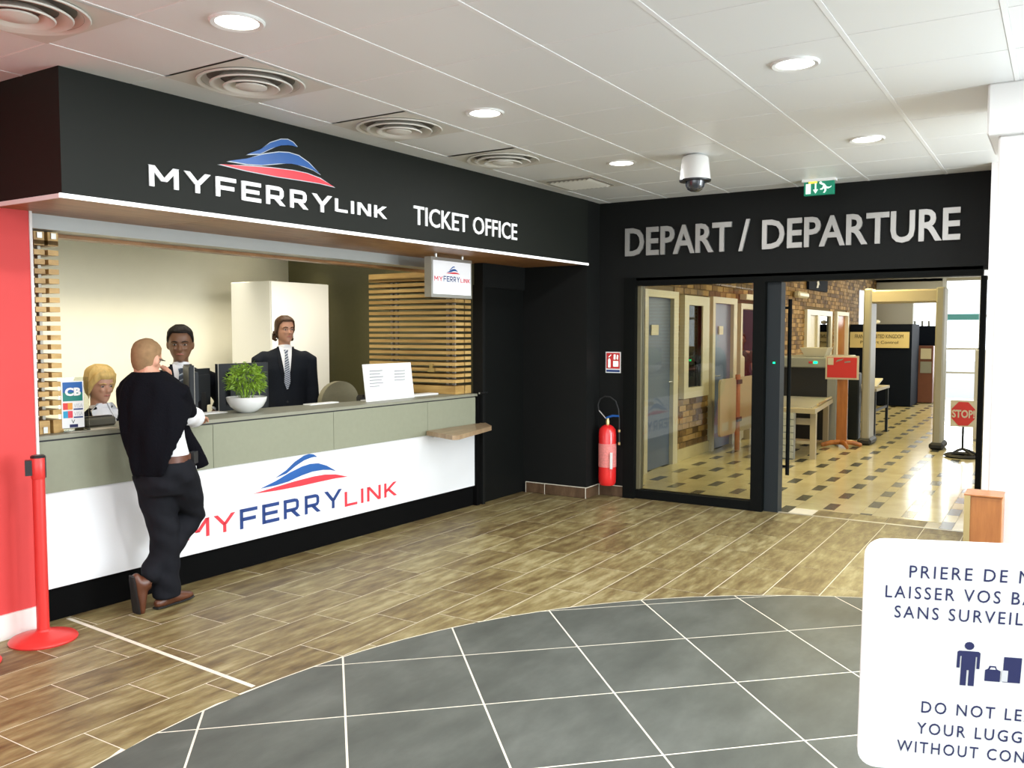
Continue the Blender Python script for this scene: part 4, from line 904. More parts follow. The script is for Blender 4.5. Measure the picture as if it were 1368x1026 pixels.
tag(MB().bbox(5.62, 5.80, 5.02, 5.12, 1.0, 1.10, .02).build('desk_phone', M['blackplastic'], org=(5.7, 5.07, 1.0)).__class__ and bpy.data.objects['desk_phone'], 'small black telephone behind the counter, before the round chair back', 'phone')
dk = thing('office_desk', (4.6, 5.5, 0), 'low desk behind the counter under the monitors', 'desk')
MB().box(4.20, 5.30, 5.205, 5.42, .965, .99).build('desk_top', M['grey_panel'], dk)
for x in (4.25, 5.2): MB().box(x, x+.04, 5.22, 5.40, 0, .965).build('leg', M['metal'], dk)

def monitor(nm, c, ang_, w_, h_, z0, foot, lab):
    """flat monitor seen from behind: c = centre of the panel, ang_ = direction of its width"""
    u = V((math.cos(R(ang_)), math.sin(R(ang_)), 0)); n = V((u.y, -u.x, 0)); zc = z0+h_/2; c = V((c[0], c[1], 0))
    t = thing(nm, (c.x, c.y, foot), lab, 'monitor')
    MB().obox(c+Z3*zc, u*w_/2, n*.014, Z3*h_/2).build('shell', M['screenback'], t)
    MB().obox(c+Z3*zc+n*.030, u*w_*.32, n*.020, Z3*h_*.34).build('back_bulge', M['screenback'], t)
    MB().obox(c+Z3*zc-n*.016, u*w_*.47, n*.003, Z3*h_*.46).build('display', M['blackplastic'], t)
    for s_ in (-1, 1): MB().obox(c+Z3*zc+u*s_*(w_/2-.004)+n*.002, u*.0025, n*.015, Z3*h_/2).build('bezel', M['lightmetal'] if s_ < 0 else M['blackplastic'], t)
    MB().obox(c+Z3*(z0+foot)/2+Z3*.03+n*.035, u*.03, n*.018, Z3*(abs(z0-foot)/2+.07)).build('stand', M['blackplastic'], t)
    MB().obox(c+Z3*(foot+.008)+n*.02, u*.07, n*.06, Z3*.008).build('foot', M['blackplastic'], t)
    return t
monitor('monitor', (3.93, 5.10), 62, .24, .30, 1.110, 1.058, 'black monitor seen side on, beside the man in the black sweater')
monitor('monitor', (4.16, 5.31), 20, .30, .27, 1.10, .99, 'dark monitor half hidden between the other two')
monitor('monitor', (4.56, 5.29), -2, .47, .365, 1.035, .99, 'black monitor with its back to us behind the plant')
ch = thing('office_chair', (5.98, 5.45, 0), 'office chair with a rounded olive back behind the counter', 'chair')
q = MB(); pl = [(.20*math.cos(R(a)), .16*math.sin(R(a))) for a in range(0, 361, 15)][:-1]
pl = [(.245*math.cos(R(a)), .185*math.sin(R(a))) for a in range(0, 181, 12)]+[(-.235, -.14), (.235, -.14)]
q.prism(pl, (5.98, 5.62, 1.0), (1, 0, 0), (0, 0, 1), (0, 1, 0), .05).build('backrest', M['chair_fabric'], ch)
MB().bbox(5.75, 6.21, 5.10, 5.56, .46, .54, .03).build('seat', M['chair_fabric'], ch); MB().box(5.95, 6.01, 5.60, 5.64, .5, .95).build('back_support', M['blackplastic'], ch)
MB().tube([(5.98, 5.33, .06), (5.98, 5.33, .46)], .03, 10).build('column', M['metal'], ch)
for k_ in range(5): MB().tube([(5.98, 5.33, .09), (5.98+.28*math.cos(k_*1.257), 5.33+.28*math.sin(k_*1.257), .04)], .02, 8, round_=True).build('leg', M['blackplastic'], ch)
cb = thing('tall_cabinet', (6.9, 7.3, 0), 'tall plain white cabinet behind the long-haired man', 'cabinet')
MB().bbox(6.40, 7.24, 6.98, 7.58, .0, 2.165, .004).build('body', M['white'], cb)
MB().box(6.404, 7.236, 6.965, 6.98, .05, 2.16).build('door', M['white'], cb)
# ================================================================ DEPARTURE HALL OBJECTS
mdt = thing('metal_detector', (13.62, 1.95, 0), 'beige-grey walk-through metal detector arch', 'metal detector')
for y in (2.405, 1.46):
    MB().bbox(13.42, 13.84, y-.055, y+.055, .05, 2.26, .02).build('side_post', M['arch_grey'], mdt)
    MB().bbox(13.38, 13.88, y-.095, y+.095, 0, .10, .03).build('foot', M['rubber'], mdt)
MB().bbox(13.44, 13.82, 1.42, 2.44, 2.05, 2.235, .02).build('crossbar', M['machine_warm'], mdt)
xr = thing('baggage_scanner', (13.6, 3.2, 0), 'grey baggage x-ray machine with roller table and dark tunnel', 'scanner')
MB().bbox(13.45, 15.2, 2.88, 3.75, 1.105, 1.262, .015).build('top_cover', M['machine'], xr)
MB().box(13.52, 15.2, 2.96, 3.70, .62, 1.105).build('tunnel', M['blackplastic'], xr)
MB().box(13.48, 13.60, 2.83, 2.95, 0, 1.11).build('corner_post', M['machine'], xr); MB().box(13.7, 15.2, 2.86, 2.93, .0, .60).build('side_panel', M['machine'], xr)
MB().prism([(11.48, 2.655), (13.46, 2.86), (13.46, 3.62), (11.48, 3.45)], (0, 0, .595), (1, 0, 0), (0, 1, 0), (0, 0, 1), .06).build('table_frame', M['machine_warm'], xr, smooth=False)
for i in range(14): MB().tube([(11.62+i*.135, 2.72+i*.014, .655), (11.62+i*.135, 3.42+i*.012, .655)], .022, 8).build('roller', M['metal'], xr)
MB().tube([(11.9, 2.72, .68), (13.4, 2.875, .68)], .015, 8).build('edge_rail', M['brass'], xr)
for x, y in ((11.60, 2.70), (13.30, 2.92), (11.60, 3.38)): MB().box(x-.035, x+.035, y-.035, y+.035, 0, .6).build('leg', M['machine_warm'], xr)
MB().box(11.58, 11.62, 2.73, 3.39, .44, .52).build('cross_rail', M['machine_warm'], xr); MB().box(11.58, 11.62, 2.73, 3.39, .19, .225).build('cross_rail', M['machine_warm'], xr)
MB().box(13.55, 13.6, 2.96, 3.7, .02, .6).build('base_panel', M['blackplastic'], xr)
for y, m_ in ((3.12, 'ledgreen'), (3.19, 'sign_red')): MB().box(13.443, 13.45, y-.026, y+.026, 1.17, 1.20).build('indicator', M[m_], xr)
cbn = thing('panel_cabinet', (11.5, 3.0, 0), 'pale grey cabinet of stacked panels behind the door handle', 'cabinet')
MB().box(11.40, 11.48, 2.895, 3.35, 0, .60).build('frame', M['machine'], cbn)
for i in range(7): MB().bbox(11.375, 11.40, 2.90, 3.34, .015+i*.084, .093+i*.084, .006).build('panel', mat('pale_grey_panel', (.40, .42, .38), .5) if i == 0 else bpy.data.materials['pale_grey_panel'], cbn)
ty = thing('security_tray', (13.7, 3.15, 1.263), 'cream security tray on top of the baggage scanner', 'tray')
q = MB(); vs = []
for (e_, z) in ((-.03, .0), (.02, .135), (.035, .14), (.03, .125), (-.02, .012)):
    vs += [(13.55-e_, 3.0-e_, 1.263+z), (13.85+e_, 3.0-e_, 1.263+z), (13.85+e_, 3.33+e_, 1.263+z), (13.55-e_, 3.33+e_, 1.263+z)]
q.add(vs, [(k*4+i, k*4+(i+1) % 4, k*4+4+(i+1) % 4, k*4+4+i) for k in range(4) for i in range(4)]+[(3, 2, 1, 0), (16, 17, 18, 19)]); q.build('tray_shell', M['cream'], ty)
rsd = thing('red_notice_stand', (13.1, 2.65, 0), 'red notice board on an orange wooden stand before the metal detector', 'sign')
MB().box(13.05, 13.09, 2.58, 2.72, .03, 1.30).build('post', M['orange_wood'], rsd)
MB().box(13.02, 13.045, 2.43, 2.88, .965, 1.30).build('board', M['cream_frame'], rsd)
MB().box(13.012, 13.02, 2.455, 2.855, .99, 1.275).build('red_face', M['sign_red'], rsd)
MB().box(13.008, 13.012, 2.77, 2.85, 1.17, 1.27).build('pictogram', M['cream_frame'], rsd, smooth=False)
for pl in ([(.0, .0), (.09, .03), (.11, .055), (.02, .03)], [(.12, -.01), (.2, .0), (.2, .02), (.12, .01)]): MB().prism(pl, (13.011, 2.74, 1.21), uY, Z3, nX, .002).build('pictogram', M['machine'], rsd, smooth=False)
for a in (0, 1.57, 3.14, 4.71):
    d = V((math.cos(a+.5), math.sin(a+.5), 0)); MB().tube([V((13.07, 2.65, .07)), V((13.07, 2.65, .06))+d*.15, V((13.07, 2.65, .025))+d*.27], [(.035, .035), (.035, .03), (.03, .02)], 10, round_=True).build('leg', M['orange_wood'], rsd)
gp = thing('queue_rail', (14.9, 2.6, 0), 'dark steel roller stand beyond the red notice', 'stand')
MB().box(14.4, 15.6, 2.42, 2.74, .72, .76).build('table_top', M['machine_warm'], gp)
for x, y in ((14.43, 2.45), (15.55, 2.45), (14.43, 2.70), (15.55, 2.70)): MB().box(x-.02, x+.02, y-.02, y+.02, 0, .72).build('leg', M['frame_edge'], gp)
MB().box(14.45, 15.53, 2.44, 2.46, .40, .44).build('rail', M['frame_edge'], gp)
MB().obox((14.9, 2.58, .83), (.28, 0, .05), (0, .12, 0), (0, 0, .012)).build('ramp', M['cream'], gp)
gpl = tag(MB().bbox(14.0, 14.2, 2.60, 2.76, .0, 1.02, .02).build('equipment_column', M['frame_edge']), 'dark blue-grey upright column between the red notice and the arch', 'column')
bt = thing('passport_booth', (21.0, 3.45, 0), 'dark navy passport control booth with a cream direction sign', 'booth')
MB().box(20.8, 21.9, 2.80, 4.08, .02, 1.81).build('body', M['navy_board'], bt)
MB().box(20.76, 20.80, 2.85, 4.075, 1.29, 1.64).build('sign_board', mat('cream_sign_board', (.66, .56, .30), .5), bt)
for bd, y, z, w_, h_ in (('FRANCE - UNITED KINGDOM', 3.97, 1.50, 1.0, .085), ('Passport Control', 3.85, 1.36, .78, .085)):
    q, _ = text_mesh(bd, (20.758, y, z), uY, Z3, nX, w_, h_, .002, .0); q.build('lettering', M['frame_edge'], bt, smooth=False)
MB().ball((20.85, 3.53, 1.86), .05, .07, .05, 10, 6).build('lamp', M['white'], bt)
b2 = thing('dark_cabin', (23, 2.63, 0), 'second dark cabin behind the navy booth', 'booth')
MB().box(22.6, 23.4, 2.50, 3.25, 1.35, 1.78).build('body', M['navy_board'], b2); MB().box(22.62, 23.4, 2.52, 3.25, .02, 1.35).build('lower_body', M['navy_board'], b2)
for y in (3.0, 2.84, 2.70): MB().tube([(22.7, y, 1.78), (22.7, y, 1.90)], .025, 8).build('bottle', M['machine'], b2)
b3 = thing('red_brown_desk', (22.3, 2.7, 0), 'red-brown control desk with small posters under the dark cabin', 'desk')
MB().box(22.1, 22.6, 2.52, 3.05, .02, 1.32).build('body', M['redbrown'], b3)
MB().box(22.07, 22.10, 2.56, 2.78, 1.02, 1.26).build('poster', M['cream_frame'], b3); MB().box(22.07, 22.10, 2.55, 2.78, .70, .96).build('poster', M['machine'], b3)
st_ = thing('stop_sign', (12.8, 1.075, 0), 'red STOP! octagon on a white board on a dark floor stand', 'sign')
MB().box(12.79, 12.81, .93, 1.235, .40, .745).build('board', M['cream_frame'], st_)
oc = [(.166*math.cos(R(22.5+45*i)), .166*math.sin(R(22.5+45*i))) for i in range(8)]
MB().prism([(a*.88, b) for a, b in oc], (12.788, 1.083, .572), uY, Z3, nX, .003).build('octagon', M['sign_red'], st_, smooth=False)
q, _ = text_mesh('STOP!', (12.784, 1.215, .518), uY, Z3, nX, .265, .105, .002, .03); q.build('lettering', M['cream_frame'], st_, smooth=False)
MB().tube([(12.82, 1.083, .10), (12.82, 1.083, .42)], .014, 8).build('pole', M['frame_edge'], st_)
MB().lathe([(.17, .02), (.20, .0), (.235, .02), (.20, .045), (.17, .02)], (12.82, 1.075, 0), 28, cap=False).build('ring_base', M['rubber'], st_)
for a in (0, 1.57, 3.14, 4.71): MB().tube([(12.82, 1.08, .11), (12.82+.1*math.cos(a+.7), 1.08+.1*math.sin(a+.7), .08), (12.82+.2*math.cos(a+.7), 1.08+.2*math.sin(a+.7), .03)], .016, 8).build('leg', M['rubber'], st_)
ws = thing('pictogram_sign', (16.9, 4.08, 2.5), 'small black pictogram sign high on the brick wall', 'sign')
MB().box(16.88, 18.4, 4.06, 4.10, 2.44, 2.80).build('plate', M['navy_board'], ws)
MB().box(16.95, 18.3, 4.055, 4.06, 2.675, 2.685).build('line', M['machine'], ws)
MB().prism([(.55, .04), (.62, .12), (.57, .15), (.72, .20), (.80, .10), (.74, .12), (.70, .05)], (16.88, 4.055, 2.44), (1, 0, 0), Z3, (0, -1, 0), .004).build('pictogram', M['cream'], ws, smooth=False)
MB().box(17.45, 17.85, 4.055, 4.06, 2.72, 2.75).build('line', M['machine'], ws)
tag(MB().bbox(15.9, 16.6, 3.98, 4.10, 2.25, 2.36, .03).build('wall_lamp', M['cream_frame']), 'small cream fitting on the brick wall under the black pictogram sign', 'fitting')
tag(MB().box(12.9, 13.9, 4.0, 4.10, 2.12, 2.2).box(13.6, 14.4, 3.96, 4.10, 1.70, 2.05).build('wall_unit', M['cream']), 'cream wall unit above the officer opening', 'unit')
for i, x in enumerate((10, 13, 16, 19.5)):
    tag(MB().bbox(x-.62, x+.62, 2.22, 2.58, HZ-.03, HZ-.012, .004).build('hall_ceiling_light', M['lens_hall']), ('first', 'second', 'third', 'fourth')[i]+' flat ceiling light panel counted from the departure doors', 'light', 'hall ceiling lights')

# ---- orange wooden box in front of the white column
ow = thing('wooden_box', (5.1, .33, 0), 'orange varnished wooden box at the foot of the white column', 'box')
MB().bbox(5.02, 5.20, .236, .405, 0, .80, .004).build('body', M['orange_wood'], ow)
MB().box(5.008, 5.02, .380, .408, 0, .80).build('edge_strip', M['brass'], ow)  # shading along the left edge of the box, put in as a separate strip
MB().box(5.012, 5.205, .234, .41, .80, .806).build('top', M['orange_wood'], ow)

# ---- foreground notice board
su = V((.29436716, -.95557745, .01482249)).normalized(); sv = V((-.20790435, -.04889162, .9769265)); sv = (sv-su*sv.dot(su)).normalized(); sn = su.cross(sv)
if sn.dot(V((-1, 0, 0))) < 0: sn = -sn
TL = V((1.36615623, .239207, 1.32657395))
W_, H_ = .355, .392
nb_ = thing('luggage_notice', (TL+su*W_/2-sv*.39-V((0, 0, .9))).to_tuple(), 'white luggage notice board close to the camera at the lower right', 'sign')
nb_.location.z = 0; ORG[nb_.name] = nb_.location.copy()
def rrect(x0, x1, y0, y1, r):
    out = []
    for cx, cy, a0 in ((x1-r, y1-r, 0), (x0+r, y1-r, 90), (x0+r, y0+r, 180), (x1-r, y0+r, 270)):
        for t in range(7): an = R(a0+t*15); out.append((cx+r*math.cos(an), cy+r*math.sin(an)))
    return out
MB().prism(rrect(0, W_, -H_, 0, .028), TL-sn*.012, su, sv, sn, .010).build('board', M['white'], nb_)
MB().prism(rrect(.006, W_-.006, -H_+.006, -.012, .024), TL-sn*.002, su, sv, sn, .0015).build('face', M['white'], nb_)
for bd, a, b, w_ in (('PRIERE DE NE PAS', .0618, -.0561, .235), ('LAISSER VOS BAGAGES', .0302, -.0903, .284), ('SANS SURVEILLANCE', .0440, -.1231, .258),
                     ('DO NOT LEAVE', .0888, -.2832, .185), ('YOUR LUGGAGE', .0842, -.3211, .196), ('WITHOUT CONTROL', .0570, -.3558, .243)):
    q, _ = text_mesh(bd, TL+su*a+sv*b, su, sv, sn, w_, .0200, .001, -.003, 1.25); q.build('lettering', M['navy_text'], nb_, smooth=False)
def npoly(pl, m_='navy_text', off=0.): MB().prism(pl, TL+sn*off, su, sv, sn, .001).build('pictogram', M[m_], nb_, smooth=False)
hx = .1490
npoly([(hx+.0065*math.cos(R(a)), -.1625+.0065*math.sin(R(a))) for a in range(0, 360, 30)])
npoly([(hx-.0155, -.1735), (hx-.013, -.1715), (hx+.013, -.1715), (hx+.0155, -.1735), (hx+.0155, -.200), (hx+.0115, -.200), (hx+.0115, -.180), (hx+.0095, -.180), (hx+.0095, -.2296), (hx+.0015, -.2296), (hx+.0015, -.203), (hx-.0015, -.203), (hx-.0015, -.2296), (hx-.0095, -.2296), (hx-.0095, -.180), (hx-.0115, -.180), (hx-.0115, -.200), (hx-.0155, -.200)])
npoly([(.1725, -.2190), (.1725, -.2010), (.1765, -.1985), (.178, -.1935), (.1865, -.1935), (.188, -.1985), (.193, -.2010), (.193, -.2190)]); npoly([(.1785, -.1985), (.1798, -.1955), (.1850, -.1955), (.1862, -.1985)], 'white', .0005)
npoly([(.1965, -.2188), (.1965, -.1770), (.2200, -.1770), (.2200, -.2188)]); npoly([(.1945, -.2175), (.1945, -.199), (.203, -.199), (.203, -.2175)], 'faint_text', .0005)
pc = TL+su*W_/2-sv*.2-sn*.03
MB().tube([V((pc.x+.03, pc.y, 0)), V((pc.x+.03, pc.y, 1.02)), pc-sn*.0], .016, 14).build('post', M['metal'], nb_)
MB().lathe([(.16, 0), (.16, .012), (.03, .03), (.02, .05)], (pc.x+.03, pc.y, 0), 28).build('base', M['metal'], nb_)

# ================================================================ PEOPLE
def remeshed(mb, voxel, smooth=4, name='body'):
    me = mb.mesh(name, smooth=False); o = bpy.data.objects.new('tmp_'+name, me); COL.objects.link(o)
    r = o.modifiers.new('r', 'REMESH'); r.mode = 'VOXEL'; r.voxel_size = voxel; r.use_smooth_shade = True
    s = o.modifiers.new('s', 'SMOOTH'); s.iterations = smooth; s.factor = .5
    dg = bpy.context.evaluated_depsgraph_get(); out = bpy.data.meshes.new_from_object(o.evaluated_get(dg)); bpy.data.objects.remove(o)
    par = list(range(len(out.vertices)))
    def find(a):
        while par[a] != a: par[a] = par[par[a]]; a = par[a]
        return a
    for e_ in out.edges:
        a, b = find(e_.vertices[0]), find(e_.vertices[1])
        if a != b: par[a] = b
    cnt = {}
    for i in range(len(par)): r_ = find(i); cnt.setdefault(r_, []).append(i)
    if len(cnt) > 1:      # drop stray specks of the remesh
        import bmesh
        big = max(len(c_) for c_ in cnt.values()); kill = set(i for c_ in cnt.values() if len(c_) < big*.08 for i in c_)
        if kill:
            b_ = bmesh.new(); b_.from_mesh(out); b_.verts.ensure_lookup_table(); bmesh.ops.delete(b_, geom=[b_.verts[i] for i in kill], context='VERTS'); b_.to_mesh(out); b_.free()
    return out
def put(me, name, m, parent, thick=0):
    """world-space mesh as a part"""
    og = ORG[parent.name]
    for v_ in me.vertices: v_.co = v_.co-og
    me.polygons.foreach_set('use_smooth', [True]*len(me.polygons)); me.name = name
    o = link(name, me, m, parent, og)
    if thick: s = o.modifiers.new('thickness', 'SOLIDIFY'); s.thickness = thick; s.offset = 1
    return o
HP = [(-.118, .012, .060, -.030), (-.113, .026, .076, .0), (-.100, .044, .082, .034), (-.080, .056, .083, .056), (-.055, .066, .083, .074), (-.030, .071, .083, .086), (0, .0745, .081, .094), (.018, .0755, .087, .098), (.045, .0755, .087, .100), (.070, .071, .080, .094), (.090, .060, .066, .080), (.107, .042, .045, .056), (.118, .018, .018, .024)]
def head_ring(k, phi):
    z, w_, f, b = HP[k]; c, s_ = math.cos(phi), math.sin(phi)
    return s_*w_, (f if c > 0 else b)*c if True else 0, z
def head(mb, C, f, u, sc_=1.0):
    s_ = f.cross(u).normalized(); n = 24; vs = []
    for k in range(len(HP)):
        for i in range(n):
            x, y, z = head_ring(k, 2*PI*i/n)
            c = math.cos(2*PI*i/n)
            if k == 6 and c > .5: y -= .006*(1 if abs(x) > .012 else 0)      # eye hollows
            vs.append(C+(s_*x+f*y+u*z)*sc_)
    fs = [(k*n+i, k*n+(i+1) % n, (k+1)*n+(i+1) % n, (k+1)*n+i) for k in range(len(HP)-1) for i in range(n)]+[tuple(range(n-1, -1, -1)), tuple(range((len(HP)-1)*n, len(HP)*n))]
    mb.add(vs, fs); P = lambda x, y, z: C+(s_*x+f*y+u*z)*sc_
    mb.tube([P(0, .078, .010), P(0, .088, -.012), P(0, .100, -.032), P(0, .092, -.042)], [(.007, .008), (.009, .011), (.015, .012), (.013, .006)], 10, side=s_, round_=True)
    mb.ball(P(0, .080, -.062), .022*sc_, .010*sc_, .010*sc_, 10, 6, (s_, f, u)); mb.ball(P(0, .068, -.100), .022*sc_, .016*sc_, .014*sc_, 10, 6, (s_, f, u))
    for q_ in (-1, 1):
        mb.ball(P(.079*q_, -.008, -.008), .011*sc_, .020*sc_, .033*sc_, 10, 6, (s_, f, u)); mb.ball(P(.033*q_, .074, -.024), .018*sc_, .012*sc_, .014*sc_, 8, 6, (s_, f, u))
        mb.tube([P(.012*q_, .085, .020), P(.036*q_, .080, .022), P(.055*q_, .064, .016)], .006*sc_, 8, round_=True)
    return s_, P
def face_parts(root, P, s_, f, u, sc_, brow, glasses=False):
    for q_ in (-1, 1):
        ey = MB().ball(P(.032*q_, .0735, .001), .0125*sc_, .008*sc_, .0055*sc_, 10, 6, (s_, f, u)).build('eye', M['eyewhite'], root)
        MB().ball(P(.032*q_, .0800, .001), .0065*sc_, .0035*sc_, .0055*sc_, 8, 6, (s_, f, u)).build('iris', M['iris'], ey)
        MB().tube([P(.014*q_, .0915, .019), P(.034*q_, .087, .024), P(.053*q_, .071, .018)], [(.0035, .004), (.004, .0045), (.002, .003)], 8).build('eyebrow', M[brow], root)
    MB().tube([P(-.023, .0805, -.064), P(-.008, .0905, -.061), P(0, .0915, -.062), P(.008, .0905, -.061), P(.023, .0805, -.064)], [(.002, .002), (.005, .006), (.005, .006), (.005, .006), (.002, .002)], 8).build('mouth', M['lip'], root)
def hair(root, P, line, thick, m_, C=None, f=None, u=None, s_=None, sc_=1.0, lift=.0):
    """scalp shell: line(deg from the face) gives the lowest height"""
    n = 36; zs = [HP[0][0]+(HP[-1][0]-HP[0][0])*i/22 for i in range(23)]; vs = []; fs = []
    def prof(z):
        for k in range(len(HP)-1):
            if HP[k][0] <= z <= HP[k+1][0]+1e-9:
                t = (z-HP[k][0])/(HP[k+1][0]-HP[k][0]); return [HP[k][j]+(HP[k+1][j]-HP[k][j])*t for j in (1, 2, 3)]
        return list(HP[-1][1:])
    idx = {}
    for i in range(n):
        phi = 2*PI*i/n; d = math.degrees(phi); d = d if d <= 180 else 360-d; zl = line(d, 1 if phi < PI else -1)
        col_ = [zl+(.121-zl)*j/12 for j in range(13)]
        for j, z in enumerate(col_):
            w_, ff, bb = prof(max(min(z, .118), HP[0][0])); 
            if z < -.05: bb = max(bb, .060); w_ = max(w_, .058)
            g = thick(d, z) if callable(thick) else thick
            g *= min(1, .35+j/3)
            c, sn_ = math.cos(phi), math.sin(phi)
            vs.append(P(sn_*(w_+g), (ff+g if c > 0 else bb+g)*c, z+(g*.8 if z > .06 else 0)+lift*0))
    for i in range(n):
        for j in range(12): a, b = i*13+j, ((i+1) % n)*13+j; fs.append((a, b, b+1, a+1))
    fs.append(tuple(i*13+12 for i in range(n)))
    return MB().add(vs, fs)
def hand(mb, wr, d, nrm, curl=25, sc_=1.0, thumb=1):
    d = V(d).normalized(); nrm = (V(nrm)-d*V(nrm).dot(d)).normalized(); lat = d.cross(nrm)
    mb.tube([wr-d*.01, wr+d*.03*sc_, wr+d*.085*sc_], [(.026*sc_, .020*sc_), (.038*sc_, .015*sc_), (.041*sc_, .012*sc_)], 12, side=lat, round_=True)
    for k, (o_, L_) in enumerate(((-.031, .058), (-.0105, .075), (.0105, .080), (.031, .070))):
        p = wr+d*.085*sc_+lat*o_*sc_; dr = d.copy(); pts = [p-d*.02, p]; 
        for j in range(3):
            an = R(curl)*(j+.6)/1.6; dd = d*math.cos(an*(j+1)*.6)+nrm*math.sin(an*(j+1)*.6); p = p+dd*L_*sc_/3; pts.append(p.copy())
        mb.tube(pts, [.0095*sc_, .0092*sc_, .0088*sc_, .0082*sc_, .0068*sc_], 8, round_=True)
    t0 = wr+d*.025*sc_+lat*.030*thumb*sc_; mb.tube([t0, t0+(d*.6+lat*.7*thumb+nrm*.25).normalized()*.035*sc_, t0+(d*.6+lat*.7*thumb+nrm*.25).normalized()*.035*sc_+(d+lat*.2*thumb+nrm*.3).normalized()*.03*sc_], [.013*sc_, .0105*sc_, .0085*sc_], 8, round_=True)
def shoe(root, an, toe, up=V((0, 0, 1)), m_='leather', ln=.27):
    d = toe.normalized(); s_ = d.cross(up).normalized(); h = an-up*.085
    q = MB(); q.tube([h-d*.055+up*.030, h-d*.03+up*.035, h+d*.03+up*.045, h+d*.09+up*.034, h+d*.15+up*.026, h+d*.19+up*.022], [(.030, .028), (.038, .036), (.042, .046), (.048, .034), (.046, .026), (.032, .018)], 14, side=s_, round_=True)
    q.tube([h+up*.05, h+up*.10], [(.046, .050), (.044, .048)], 12, side=s_)
    me = remeshed(q, .008, 3, 'shoe'); sh_ = put(me, 'shoe', M[m_], root)
    MB().tube([h-d*.075+up*.006, h-d*.04+up*.006, h+d*.03+up*.006, h+d*.09+up*.006, h+d*.16+up*.006, h+d*.205+up*.006], [(.026, .008), (.036, .008), (.036, .008), (.046, .008), (.044, .008), (.026, .008)], 14, side=s_).build('sole', M['rubber'], sh_)
    for t in (.05, .075, .10): MB().tube([h+d*t+up*(.090-t*.32)-s_*.02, h+d*t+up*(.098-t*.32), h+d*t+up*(.090-t*.32)+s_*.02], .003, 6).build('lace', M['rubber'], sh_)

